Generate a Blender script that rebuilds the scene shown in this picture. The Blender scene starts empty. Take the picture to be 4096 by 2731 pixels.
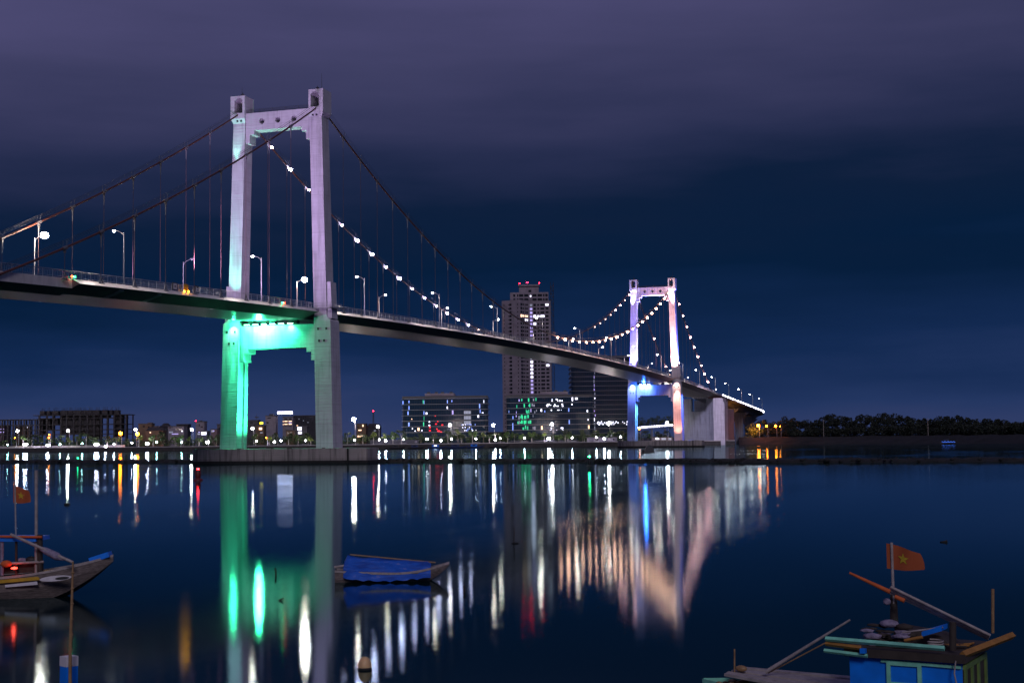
import bpy, bmesh, math, random
from mathutils import Vector, Matrix
rnd = random.Random(7)
S = bpy.context.scene
COL = S.collection
PI = math.pi

# ------------------------------------------------------------------ camera
# bridge frame: u along the bridge axis (0 at the near tower), v towards the camera side, z up; world = (u, -v, z)
F = 5745.197; CW, CH = 4096.0, 2731.0
CU, CV, CZ = -288.2874, 144.1789, 4.6087
YAW, PIT, ROLL = .3038, .068, -.0116
def vec(u, v, z): return Vector((u, -v, z))
_fw = Vector((math.cos(YAW)*math.cos(PIT), -math.sin(YAW)*math.cos(PIT), math.sin(PIT)))
_rt = Vector((math.sin(YAW), math.cos(YAW), 0))
_up = _rt.cross(_fw)
if _up.z < 0: _up = -_up
_r = math.cos(ROLL)*_rt + math.sin(ROLL)*_up
_u = -math.sin(ROLL)*_rt + math.cos(ROLL)*_up
def flip(p): return Vector((p[0], -p[1], p[2]))
CAM = flip((CU, CV, CZ)); FW = flip(_fw); RT = flip(_r); UP = flip(_u)
cd = bpy.data.cameras.new('camera'); cam = bpy.data.objects.new('camera', cd); COL.objects.link(cam)
cd.sensor_width = 36; cd.lens = 36*F/CW; cd.clip_start = .5; cd.clip_end = 60000
M = Matrix.Identity(4)
for i in range(3):
    M[i][0] = RT[i]; M[i][1] = UP[i]; M[i][2] = -FW[i]; M[i][3] = CAM[i]
cam.matrix_world = M
S.camera = cam

def ray(x, y): return FW + RT*((x-CW/2)/F) - UP*((y-CH/2)/F)
def at(x, y, D): return CAM + ray(x, y)*D                      # point seen at pixel x,y at depth D
def onv(x, y, v): d = ray(x, y); return CAM + d*((-v-CAM.y)/d.y)
def onz(x, y, z=0.): d = ray(x, y); return CAM + d*((z-CAM.z)/d.z)
def ground(x, D, z):                                           # point at column x, depth D, height z
    a, b = at(x, 1700, D), at(x, 1800, D)
    t = (z-a.z)/(b.z-a.z)
    return a + (b-a)*t
def horizon(x):
    a, b = ray(x, 1700).z, ray(x, 1800).z
    return 1700 + 100*(a/(a-b))
VIEWROT = math.atan2(FW.y, FW.x) - PI/2                         # local +Y away from the camera, +X to the right

# ------------------------------------------------------------------ materials
def newmat(name):
    m = bpy.data.materials.new(name); m.use_nodes = True
    nt = m.node_tree; b = nt.nodes['Principled BSDF']
    return m, nt, b
def mat(name, col, rough=.7, metal=0., noise=0., scale=3., dark=.5, bump=0., spec=None, zscale=1.):
    m, nt, b = newmat(name)
    b.inputs['Base Color'].default_value = (*col, 1); b.inputs['Roughness'].default_value = rough; b.inputs['Metallic'].default_value = metal
    if spec is not None: b.inputs['Specular IOR Level'].default_value = spec
    if noise > 0 or bump > 0:
        tc = nt.nodes.new('ShaderNodeTexCoord'); mp = nt.nodes.new('ShaderNodeMapping'); mp.inputs['Scale'].default_value = (1, 1, zscale)
        nt.links.new(tc.outputs['Object'], mp.inputs[0])
        n = nt.nodes.new('ShaderNodeTexNoise'); n.inputs['Scale'].default_value = scale; n.inputs['Detail'].default_value = 6
        nt.links.new(mp.outputs[0], n.inputs['Vector'])
        if noise > 0:
            r = nt.nodes.new('ShaderNodeValToRGB'); r.color_ramp.elements[0].position = .3; r.color_ramp.elements[1].position = .7
            d = [c*(1-noise*(1-dark)) * .9 for c in col]; e = [min(1, c*(1+noise*.25)) for c in col]
            r.color_ramp.elements[0].color = (*d, 1); r.color_ramp.elements[1].color = (*e, 1)
            nt.links.new(n.outputs['Fac'], r.inputs[0]); nt.links.new(r.outputs[0], b.inputs['Base Color'])
        if bump > 0:
            bp = nt.nodes.new('ShaderNodeBump'); bp.inputs['Strength'].default_value = bump; bp.inputs['Distance'].default_value = .1
            nt.links.new(n.outputs['Fac'], bp.inputs['Height']); nt.links.new(bp.outputs[0], b.inputs['Normal'])
    return m
def emit(name, col, strength, sample=True):
    m, nt, b = newmat(name)
    b.inputs['Base Color'].default_value = (*[min(.8, c) for c in col], 1)
    b.inputs['Emission Color'].default_value = (*col, 1); b.inputs['Emission Strength'].default_value = strength
    if not sample: m.cycles.emission_sampling = 'NONE'
    return m
def concrete(name, col, stain=.35, lift=4.2):
    # board-marked painted concrete: lift joints, fine horizontal board lines, vertical rain streaks
    m, nt, b = newmat(name); N = nt.nodes; L = nt.links
    b.inputs['Roughness'].default_value = .75
    tc = N.new('ShaderNodeTexCoord')
    def nz(scl, s, det=5):
        mp = N.new('ShaderNodeMapping'); mp.inputs['Scale'].default_value = scl; L.new(tc.outputs['Object'], mp.inputs[0])
        n = N.new('ShaderNodeTexNoise'); n.inputs['Scale'].default_value = s; n.inputs['Detail'].default_value = det; L.new(mp.outputs[0], n.inputs['Vector']); return n
    streak = nz((1, 1, .06), 1.6, 6); board = nz((.15, .15, 5), 1.2, 3); patch = nz((1, 1, 1), .35, 4)
    def ramp(n, p0, p1, c0, c1):
        r = N.new('ShaderNodeValToRGB'); e = r.color_ramp.elements; e[0].position = p0; e[1].position = p1; e[0].color = (c0, c0, c0, 1); e[1].color = (c1, c1, c1, 1)
        L.new(n.outputs['Fac'], r.inputs[0]); return r
    a = ramp(streak, .32, .5, 1-stain, 1); c = ramp(board, .3, .6, .9, 1); d = ramp(patch, .3, .7, .86, 1.04)
    sep = N.new('ShaderNodeSeparateXYZ'); L.new(tc.outputs['Object'], sep.inputs[0])
    dv = N.new('ShaderNodeMath'); dv.operation = 'DIVIDE'; dv.inputs[1].default_value = lift; L.new(sep.outputs['Z'], dv.inputs[0])
    fr = N.new('ShaderNodeMath'); fr.operation = 'FRACT'; L.new(dv.outputs[0], fr.inputs[0])
    lt = N.new('ShaderNodeMath'); lt.operation = 'LESS_THAN'; lt.inputs[1].default_value = .022; L.new(fr.outputs[0], lt.inputs[0])
    jt = N.new('ShaderNodeMath'); jt.operation = 'MULTIPLY_ADD'; jt.inputs[1].default_value = -.18; jt.inputs[2].default_value = 1; L.new(lt.outputs[0], jt.inputs[0])
    def mul(x, y):
        q = N.new('ShaderNodeMixRGB'); q.blend_type = 'MULTIPLY'; q.inputs[0].default_value = 1; L.new(x, q.inputs[1])
        if isinstance(y, tuple): q.inputs[2].default_value = y
        else: L.new(y, q.inputs[2])
        return q.outputs[0]
    o = mul(mul(mul(mul(a.outputs[0], c.outputs[0]), d.outputs[0]), jt.outputs[0]), (*col, 1))
    L.new(o, b.inputs['Base Color'])
    bp = N.new('ShaderNodeBump'); bp.inputs['Strength'].default_value = .5; bp.inputs['Distance'].default_value = .12
    L.new(board.outputs['Fac'], bp.inputs['Height']); L.new(bp.outputs[0], b.inputs['Normal'])
    return m

MT = {}
MT['white_conc'] = concrete('white_painted_concrete', (.62, .60, .66), .22)
MT['pier'] = concrete('pier_concrete', (.36, .33, .31), .6, 50.)
MT['grey_conc'] = concrete('grey_concrete', (.21, .23, .30), .4, 6.)
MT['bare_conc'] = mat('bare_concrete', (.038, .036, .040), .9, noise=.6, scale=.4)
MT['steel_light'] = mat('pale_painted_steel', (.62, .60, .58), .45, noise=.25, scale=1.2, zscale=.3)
MT['steel_web'] = mat('shaded_girder_web', (.075, .085, .085), .5, noise=.2, scale=.6)  # shade under the girder edge put into the paint as a dark tone
MT['galv'] = mat('galvanised_steel', (.42, .43, .45), .4, .6)
MT['socket'] = mat('weathered_cast_steel', (.16, .16, .17), .55, .3)
MT['dark_steel'] = mat('dark_steel', (.05, .05, .055), .5, .3)
MT['cable'] = mat('red_brown_cable_paint', (.12, .036, .022), .5, noise=.3, scale=1.)
MT['hang'] = mat('hanger_sheath', (.085, .04, .036), .5)
MT['asphalt'] = mat('asphalt', (.05, .05, .052), .85, noise=.3, scale=2.)
MT['glassdark'] = mat('dark_window_glass', (.015, .018, .022), .12)
MT['bark'] = mat('bark', (.16, .13, .10), .9, noise=.5, scale=6.)
MT['bark_pale'] = mat('whitewashed_bark', (.42, .38, .34), .9, noise=.3, scale=6.)
MT['leaf'] = mat('leaf', (.085, .16, .028), .6, noise=.6, scale=1.5)
MT['leaf_y'] = mat('young_leaf', (.17, .24, .03), .6, noise=.6, scale=1.5)
MT['leaf_d'] = mat('dark_leaf', (.035, .065, .018), .65, noise=.6, scale=1.5)
MT['wood_leaf'] = mat('woodland_leaf', (.013, .022, .012), .7, noise=.6, scale=.3)
MT['rock'] = mat('wet_rock', (.014, .015, .015), .85, noise=.6, scale=2.)
MT['riprap'] = mat('riprap_stone', (.011, .014, .02), .9, noise=.8, scale=.9, bump=.6)
MT['wallplaster'] = mat('off_white_plaster', (.27, .235, .275), .85, noise=.3, scale=.25)
MT['land'] = mat('park_ground', (.012, .017, .013), .95, noise=.5, scale=.2)
MT['kerb'] = mat('pale_kerb', (.55, .52, .5), .8, noise=.2)
MT['seawall'] = mat('seawall_concrete', (.07, .065, .06), .9, noise=.6, scale=.5)
MT['slab'] = mat('dull_metal_spandrel', (.24, .26, .30), .6, noise=.2)
MT['mull'] = mat('anodised_mullion', (.012, .013, .016), .6)
MT['black'] = mat('black_paint', (.02, .02, .02), .6)
MT['yellow'] = mat('yellow_paint', (.55, .33, .02), .55, noise=.4, scale=6.)
MT['white'] = mat('white_paint', (.72, .70, .72), .5, noise=.2, scale=4.)
MT['red'] = mat('red_paint', (.45, .03, .02), .5)
MT['blue_tarp'] = mat('blue_tarpaulin', (.008, .11, .58), .42, noise=.7, scale=3., bump=.5)
def tarp_mat():
    m, nt, b = newmat('worn_blue_tarpaulin'); N, L = nt.nodes, nt.links; b.inputs['Roughness'].default_value = .5
    tc = N.new('ShaderNodeTexCoord'); mp = N.new('ShaderNodeMapping'); mp.inputs['Scale'].default_value = (1, 2.2, 5); L.new(tc.outputs['Object'], mp.inputs[0])
    n = N.new('ShaderNodeTexNoise'); n.inputs['Scale'].default_value = 1.7; n.inputs['Detail'].default_value = 7; n.inputs['Roughness'].default_value = .65; L.new(mp.outputs[0], n.inputs['Vector'])
    r = N.new('ShaderNodeValToRGB'); e = r.color_ramp.elements; e[0].position = .36; e[0].color = (.004, .06, .36, 1); e[1].position = .70; e[1].color = (.27, .27, .46, 1); q = e.new(.58); q.color = (.008, .12, .60, 1); L.new(n.outputs['Fac'], r.inputs[0]); L.new(r.outputs[0], b.inputs['Base Color'])
    bp = N.new('ShaderNodeBump'); bp.inputs['Strength'].default_value = .6; bp.inputs['Distance'].default_value = .05; L.new(n.outputs['Fac'], bp.inputs['Height']); L.new(bp.outputs[0], b.inputs['Normal'])
    return m
MT['tarp'] = tarp_mat()
MT['blue_paint'] = mat('blue_paint', (.0, .22, .92), .5, noise=.35, scale=3.)
MT['mint'] = mat('mint_green_paint', (.24, .70, .50), .5, noise=.4, scale=7.)
MT['olive'] = mat('olive_green_paint', (.16, .26, .07), .5, noise=.4, scale=6.)
MT['hullwood'] = mat('weathered_hull_planks', (.20, .165, .15), .8, noise=.8, scale=7., zscale=5., bump=.3)
MT['darkwood'] = mat('dark_wet_wood', (.045, .035, .028), .8, noise=.6, scale=6.)
MT['pale_wood'] = mat('pale_worn_wood', (.38, .34, .32), .7, noise=.5, scale=8.)
MT['ochre_wood'] = mat('ochre_timber', (.36, .17, .035), .7, noise=.6, scale=6.)
MT['bamboo'] = mat('bamboo', (.33, .2, .09), .55, noise=.5, scale=9.)
MT['orange_cloth'] = mat('orange_cloth', (.62, .13, .03), .8, noise=.3, scale=9.)
MT['net'] = mat('lavender_net_roll', (.30, .26, .36), .9, noise=.6, scale=10., bump=.6)
MT['orange_buoy'] = mat('orange_buoy_plastic', (.85, .55, .26), .45, noise=.25, scale=5.)

def flag_mat():
    m, nt, b = newmat('red_flag_cloth'); b.inputs['Base Color'].default_value = (.38, .085, .024, 1); b.inputs['Roughness'].default_value = .8
    return m
MT['flag'] = flag_mat()
MT['star'] = mat('yellow_star_cloth', (.5, .36, .02), .8)

def deck_bottom_mat():
    m, nt, b = newmat('glossy_girder_underside'); N, L = nt.nodes, nt.links
    b.inputs['Base Color'].default_value = (.15, .15, .155, 1); b.inputs['Roughness'].default_value = .36
    b.inputs['Specular IOR Level'].default_value = .8
    tc = N.new('ShaderNodeTexCoord'); sep = N.new('ShaderNodeSeparateXYZ'); L.new(tc.outputs['Object'], sep.inputs[0])
    # plate seams every 3.3 m
    dv = N.new('ShaderNodeMath'); dv.operation = 'DIVIDE'; dv.inputs[1].default_value = 3.33; L.new(sep.outputs['X'], dv.inputs[0])
    fr = N.new('ShaderNodeMath'); fr.operation = 'FRACT'; L.new(dv.outputs[0], fr.inputs[0])
    lt = N.new('ShaderNodeMath'); lt.operation = 'LESS_THAN'; lt.inputs[1].default_value = .05; L.new(fr.outputs[0], lt.inputs[0])
    mx = N.new('ShaderNodeMixRGB'); mx.inputs[1].default_value = (.15, .15, .155, 1); mx.inputs[2].default_value = (.03, .03, .03, 1); L.new(lt.outputs[0], mx.inputs[0]); L.new(mx.outputs[0], b.inputs['Base Color'])
    n = N.new('ShaderNodeTexNoise'); n.inputs['Scale'].default_value = .7; n.inputs['Detail'].default_value = 3; L.new(tc.outputs['Object'], n.inputs['Vector'])
    bp = N.new('ShaderNodeBump'); bp.inputs['Strength'].default_value = .06; bp.inputs['Distance'].default_value = .1; 
    return m
MT['deck_bottom'] = deck_bottom_mat()

def water_mat():
    m, nt, b = newmat('calm_river_water'); N, L = nt.nodes, nt.links
    N.remove(b); out = N['Material Output']
    tc = N.new('ShaderNodeTexCoord')
    def nz(scl, s, det):
        mp = N.new('ShaderNodeMapping'); mp.inputs['Scale'].default_value = scl; mp.inputs['Rotation'].default_value = (0, 0, .3)
        L.new(tc.outputs['Object'], mp.inputs[0]); n = N.new('ShaderNodeTexNoise'); n.inputs['Scale'].default_value = s; n.inputs['Detail'].default_value = det; L.new(mp.outputs[0], n.inputs['Vector']); return n
    a = nz((1, 1.2, 1), 9., 3); c = nz((.6, .9, 1), 2.4, 2)
    ad = N.new('ShaderNodeMath'); ad.operation = 'MULTIPLY_ADD'; ad.inputs[1].default_value = .8; L.new(c.outputs['Fac'], ad.inputs[0]); L.new(a.outputs['Fac'], ad.inputs[2])
    bp = N.new('ShaderNodeBump'); bp.inputs['Strength'].default_value = .1; bp.inputs['Distance'].default_value = .006; L.new(ad.outputs[0], bp.inputs['Height'])
    # breeze patches: slightly rougher areas on still water
    p = nz((.012, .05, 1), 1., 3)
    r = N.new('ShaderNodeMapRange'); r.inputs['From Min'].default_value = .48; r.inputs['From Max'].default_value = .66; r.inputs['To Min'].default_value = .074; r.inputs['To Max'].default_value = .125
    L.new(p.outputs['Fac'], r.inputs['Value'])
    g = N.new('ShaderNodeBsdfGlossy'); g.distribution = 'BECKMANN'; g.inputs['Color'].default_value = (.72, .95, .98, 1); L.new(r.outputs[0], g.inputs['Roughness']); L.new(bp.outputs[0], g.inputs['Normal'])
    d = N.new('ShaderNodeBsdfDiffuse'); d.inputs['Color'].default_value = (.003, .014, .017, 1)
    f = N.new('ShaderNodeFresnel'); f.inputs['IOR'].default_value = 1.25
    mx = N.new('ShaderNodeMixShader'); L.new(f.outputs[0], mx.inputs[0]); L.new(d.outputs[0], mx.inputs[1]); L.new(g.outputs[0], mx.inputs[2]); L.new(mx.outputs[0], out.inputs['Surface'])
    return m
MT['water'] = water_mat()

def facade_glass():
    m, nt, b = newmat('blue_black_curtain_glass'); N, L = nt.nodes, nt.links
    b.inputs['Base Color'].default_value = (.008, .024, .050, 1); b.inputs['Roughness'].default_value = .09; b.inputs['Specular IOR Level'].default_value = .45
    tc = N.new('ShaderNodeTexCoord')
    mp = N.new('ShaderNodeMapping'); mp.inputs['Scale'].default_value = (.7, .7, .3); L.new(tc.outputs['Object'], mp.inputs[0])
    v = N.new('ShaderNodeTexVoronoi'); v.inputs['Scale'].default_value = 1.; L.new(mp.outputs[0], v.inputs['Vector'])
    n = N.new('ShaderNodeTexNoise'); n.inputs['Scale'].default_value = 1.4; L.new(tc.outputs['Object'], n.inputs['Vector'])
    bp = N.new('ShaderNodeBump'); bp.inputs['Strength'].default_value = .16; bp.inputs['Distance'].default_value = .5; L.new(n.outputs['Fac'], bp.inputs['Height']); L.new(bp.outputs[0], b.inputs['Normal'])
    return m
MT['facade'] = facade_glass()

# ------------------------------------------------------------------ mesh builder
class MB:
    def __init__(s): s.v = []; s.f = []; s.m = []; s.sm = []
    def add(s, vs, fs, mi=0, smooth=False):
        o = len(s.v); s.v += [tuple(p) for p in vs]
        for f in fs: s.f.append(tuple(i+o for i in f)); s.m.append(mi); s.sm.append(smooth)
        return s
    def hexa(s, p, mi=0):   # 4 bottom + 4 top
        return s.add(p, [(0,1,2,3),(7,6,5,4),(0,4,5,1),(1,5,6,2),(2,6,7,3),(3,7,4,0)], mi)
    def box(s, x0, x1, y0, y1, z0, z1, mi=0):
        return s.hexa([(x0,y0,z0),(x1,y0,z0),(x1,y1,z0),(x0,y1,z0),(x0,y0,z1),(x1,y0,z1),(x1,y1,z1),(x0,y1,z1)], mi)
    def cbox(s, c, d, mi=0): return s.box(c[0]-d[0]/2, c[0]+d[0]/2, c[1]-d[1]/2, c[1]+d[1]/2, c[2]-d[2]/2, c[2]+d[2]/2, mi)
    def tube(s, pts, r, n=8, mi=0, cap=True, smooth=True):
        pts = [Vector(p) for p in pts]; rs = r if isinstance(r, (list, tuple)) else [r]*len(pts)
        vs = []
        for i, p in enumerate(pts):
            t = (pts[min(i+1, len(pts)-1)] - pts[max(i-1, 0)]).normalized()
            a = Vector((0,0,1)) if abs(t.z) < .9 else Vector((1,0,0))
            e1 = t.cross(a).normalized(); e2 = t.cross(e1)
            for k in range(n):
                w = 2*PI*k/n; vs.append(p + e1*rs[i]*math.cos(w) + e2*rs[i]*math.sin(w))
        fs = []
        for i in range(len(pts)-1):
            for k in range(n): fs.append((i*n+k, i*n+(k+1)%n, (i+1)*n+(k+1)%n, (i+1)*n+k))
        s.add(vs, fs, mi, smooth)
        if cap: s.add(vs[:n], [tuple(range(n))], mi); s.add(vs[-n:], [tuple(range(n))], mi)
        return s
    def ball(s, c, r, mi=0, sub=1, sc=(1,1,1)):
        bm = bmesh.new(); bmesh.ops.create_icosphere(bm, subdivisions=sub, radius=r)
        c = Vector(c); vs = [(c.x+q.co.x*sc[0], c.y+q.co.y*sc[1], c.z+q.co.z*sc[2]) for q in bm.verts]; bm.verts.index_update()
        fs = [tuple(q.index for q in f.verts) for f in bm.faces]; bm.free()
        return s.add(vs, fs, mi, True)
    def prism(s, poly, fn, a, b, mi=0):   # poly of 2-tuples, fn(p, t) -> 3d
        n = len(poly); vs = [fn(p, a) for p in poly] + [fn(p, b) for p in poly]
        fs = [tuple(range(n)), tuple(range(2*n-1, n-1, -1))] + [(i, (i+1)%n, n+(i+1)%n, n+i) for i in range(n)]
        return s.add(vs, fs, mi)
    def lathe(s, prof, c=(0,0,0), n=16, mi=0):
        vs = [(c[0]+r*math.cos(2*PI*k/n), c[1]+r*math.sin(2*PI*k/n), c[2]+z) for r, z in prof for k in range(n)]
        fs = [(i*n+k, i*n+(k+1)%n, (i+1)*n+(k+1)%n, (i+1)*n+k) for i in range(len(prof)-1) for k in range(n)]
        s.add(vs, fs, mi, True); m = len(prof)-1
        s.add(vs[:n], [tuple(range(n))], mi); s.add(vs[m*n:], [tuple(range(n))], mi)
        return s
    def mesh(s, name, mats, recalc=True):
        me = bpy.data.meshes.new(name); me.from_pydata(s.v, [], s.f)
        for m in (mats if isinstance(mats, (list, tuple)) else [mats]): me.materials.append(m)
        for p, mi, sm in zip(me.polygons, s.m, s.sm): p.material_index = mi; p.use_smooth = sm
        if recalc:
            bm = bmesh.new(); bm.from_mesh(me); bmesh.ops.recalc_face_normals(bm, faces=bm.faces); bm.to_mesh(me); bm.free()
        me.update(); return me
    def build(s, name, mats, parent=None, recalc=True):
        o = bpy.data.objects.new(name, s.mesh(name, mats, recalc)); COL.objects.link(o)
        if parent: o.parent = parent
        return o
def tag(o, label, cat=None, group=None, kind=None):
    if label: o['label'] = label
    if cat: o['category'] = cat
    if group: o['group'] = group
    if kind: o['kind'] = kind
    return o
def thing(name, label, cat, loc=(0,0,0), rz=0., group=None):
    o = bpy.data.objects.new(name, None); COL.objects.link(o); o.location = loc; o.rotation_euler = (0,0,rz); o.empty_display_size = .2
    return tag(o, label, cat, group)
def struct(o): o['kind'] = 'structure'; return o
def copy_thing(root, loc, rz=None, scale=None, label=None):
    c = root.copy(); COL.objects.link(c); c.location = loc
    if rz is not None: c.rotation_euler = (0,0,rz)
    if scale is not None: c.scale = (scale,)*3 if not isinstance(scale, tuple) else scale
    if label: c['label'] = label
    for ch in root.children:
        d = ch.copy(); COL.objects.link(d); d.parent = c
        for g in ch.children:
            e = g.copy(); COL.objects.link(e); e.parent = d
    return c
ORD = ['first','second','third','fourth','fifth','sixth','seventh','eighth','ninth','tenth','eleventh','twelfth','thirteenth','fourteenth','fifteenth','sixteenth','seventeenth','eighteenth','nineteenth','twentieth','twenty-first','twenty-second','twenty-third','twenty-fourth']
def light(kind, loc, power, col, target=None, size=.3, angle=60, blend=.6, size_y=None):
    ld = bpy.data.lights.new(kind.lower()+'_light', kind); o = bpy.data.objects.new(kind.lower()+'_light', ld); COL.objects.link(o)
    ld.energy = power; ld.color = col; o.location = loc
    if kind == 'SPOT': ld.spot_size = math.radians(angle); ld.spot_blend = blend; ld.shadow_soft_size = size
    elif kind == 'POINT': ld.shadow_soft_size = size
    elif kind == 'AREA':
        ld.shape = 'RECTANGLE'; ld.size = size; ld.size_y = size_y or size
    if target is not None: o.rotation_euler = (Vector(target)-Vector(loc)).to_track_quat('-Z', 'Y').to_euler()
    return o
GREEN = (.05, 1., .42); BLUE = (.22, .30, 1.); LAV = (.62, .55, 1.); PINK = (1., .50, .42)

# ------------------------------------------------------------------ world: overcast night sky over a lit city
W = bpy.data.worlds.new('World'); S.world = W; W.use_nodes = True
nt = W.node_tree; N, L = nt.nodes, nt.links
bg = N['Background']
tc = N.new('ShaderNodeTexCoord'); sep = N.new('ShaderNodeSeparateXYZ'); L.new(tc.outputs['Generated'], sep.inputs[0])
def wmath(op, a, b=None, c=None):
    q = N.new('ShaderNodeMath'); q.operation = op
    for i, x in enumerate((a, b, c)):
        if x is None: continue
        if isinstance(x, (int, float)): q.inputs[i].default_value = x
        else: L.new(x, q.inputs[i])
    return q.outputs[0]
def wnoise(scl, s, det=5, rot=0.):
    mp = N.new('ShaderNodeMapping'); mp.inputs['Scale'].default_value = scl; mp.inputs['Rotation'].default_value = (0, 0, rot); L.new(tc.outputs['Generated'], mp.inputs[0])
    n = N.new('ShaderNodeTexNoise'); n.inputs['Scale'].default_value = s; n.inputs['Detail'].default_value = det; n.inputs['Roughness'].default_value = .5; L.new(mp.outputs[0], n.inputs['Vector']); return n.outputs['Fac']
n1 = wnoise((1, 1, 5), 3.2, 5); n2 = wnoise((1, 1, 9), 5.5, 4)
# bearing relative to the view axis: lighter cloud to the left
side = wmath('ADD', wmath('MULTIPLY', sep.outputs['X'], RT.x), wmath('MULTIPLY', sep.outputs['Y'], RT.y))
elev = wmath('ADD', sep.outputs['Z'], wmath('MULTIPLY', wmath('SUBTRACT', n1, .5), .10))
elev = wmath('ADD', elev, wmath('MULTIPLY', wmath('SUBTRACT', n2, .5), .035))
up2 = wmath('SUBTRACT', elev, wmath('MULTIPLY', wmath('MULTIPLY', side, .07), wmath('SMOOTH_MIN', wmath('MULTIPLY', elev, 8.), 1., .1)))
cr = N.new('ShaderNodeValToRGB'); e = cr.color_ramp.elements
stops = [(0., (.030, .046, .130)), (.025, (.017, .037, .118)), (.06, (.006, .022, .080)), (.11, (.0018, .0125, .044)), (.155, (.004, .0135, .044)), (.20, (.020, .027, .076)), (.26, (.050, .051, .126)), (.34, (.090, .082, .202)), (1., (.05, .045, .10))]
e[0].position, e[0].color = stops[0][0], (*stops[0][1], 1); e[1].position, e[1].color = stops[-1][0], (*stops[-1][1], 1)
for p, c in stops[1:-1]:
    q = e.new(p); q.color = (*c, 1)
L.new(up2, cr.inputs[0])
sky = N.new('ShaderNodeTexSky'); sky.sky_type = 'NISHITA'; sky.sun_disc = False; sky.sun_elevation = math.radians(-4); sky.sun_rotation = math.radians(140)
ad = N.new('ShaderNodeMixRGB'); ad.blend_type = 'ADD'; ad.inputs[0].default_value = .004
L.new(cr.outputs[0], ad.inputs[1]); L.new(sky.outputs[0], ad.inputs[2]); L.new(ad.outputs[0], bg.inputs[0]); bg.inputs[1].default_value = 1.

# glow of the lit city behind the camera
sd = bpy.data.lights.new('city_glow', 'SUN'); so = bpy.data.objects.new('city_glow', sd); COL.objects.link(so)
sd.energy = .68; sd.angle = math.radians(14); sd.color = (.95, .85, .98)
so.rotation_euler = Vector((.80, .34, -.50)).to_track_quat('-Z', 'Y').to_euler()

# ------------------------------------------------------------------ river and land
o = MB().add([(-6000,-30000,0),(40000,-30000,0),(40000,30000,0),(-6000,30000,0)], [(0,1,2,3)]).build('water', MT['water']); struct(o)
SHORE = [(-900,1120),(-300,1040),(0,985),(350,905),(700,860),(1100,842),(1464,838),(1700,823),(2000,838),(2250,815),(2420,800),(2700,800),(2960,815)]
def shoreD(x):
    for (a, A), (b, B) in zip(SHORE, SHORE[1:]):
        if x <= b: return A + (B-A)*(x-a)/(b-a)
    return SHORE[-1][1]
LZ = 2.6
xs = list(range(-900, 2961, 60))
vs = []; fs = []
for i, x in enumerate(xs):
    D = shoreD(x) + .8*math.sin(x*.05)
    p = ground(x, D, LZ); q = ground(x, D+9, LZ+.1); r = ground(x, 26000, LZ+.1); vs += [p, q, r]
for i in range(len(xs)-1): fs += [(3*i, 3*i+3, 3*i+4, 3*i+1), (3*i+1, 3*i+4, 3*i+5, 3*i+2)]
me = MB().add(vs, fs[0::2], 0).add(vs, fs[1::2], 1)
o = me.build('ground', [MT['kerb'], MT['land']]); struct(o)
mb = MB()
for x0, x1 in zip(xs, xs[1:]):
    a = ground(x0, shoreD(x0)+.8*math.sin(x0*.05), 0); b = ground(x1, shoreD(x1)+.8*math.sin(x1*.05), 0)
    mb.add([(a.x,a.y,-2),(b.x,b.y,-2),(b.x,b.y,LZ-.25),(a.x,a.y,LZ-.25)], [(0,1,2,3)], 0)
    n = (a-CAM).normalized()*-.25
    mb.hexa([(a.x+n.x,a.y+n.y,LZ-.25),(b.x+n.x,b.y+n.y,LZ-.25),(b.x,b.y,LZ-.25),(a.x,a.y,LZ-.25),(a.x+n.x,a.y+n.y,LZ+.16),(b.x+n.x,b.y+n.y,LZ+.16),(b.x-n.x,b.y-n.y,LZ+.16),(a.x-n.x,a.y-n.y,LZ+.16)], 1)
o = mb.build('seawall', [MT['seawall'], MT['kerb']]); tag(o, 'long dark seawall with pale coping below the riverside promenade', 'seawall')
# right bank: sloping stone revetment and land behind
BANK = [(2955,845),(3060,840),(3250,800),(3500,745),(3750,700),(4096,648),(4500,600),(5200,540)]
def bankD(x):
    for (a, A), (b, B) in zip(BANK, BANK[1:]):
        if x <= b: return A + (B-A)*(x-a)/(b-a)
    return BANK[-1][1]
bx = list(range(2955, 5201, 35)); vs = []; fs = []
for i, x in enumerate(bx):
    D = bankD(x)
    for dd, z in ((-1.5, -1.), (2, .9), (5, 2.4), (8.5, 4.1), (30, 4.4), (24000, 4.4)):
        k = 0 if dd > 20 or dd < 0 else 1
        p = ground(x, D+dd+k*rnd.uniform(-.8, .8), z+k*rnd.uniform(-.25, .25)); vs.append(p)
for i in range(len(bx)-1):
    for k in range(5): fs.append((6*i+k, 6*i+6+k, 6*i+7+k, 6*i+k+1))
mb = MB(); mb.add(vs, [f for j, f in enumerate(fs) if j%5 < 3], 0); mb.add(vs, [f for j, f in enumerate(fs) if j%5 >= 3], 1)
o = mb.build('bank', [MT['riprap'], MT['land']]); struct(o)

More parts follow.
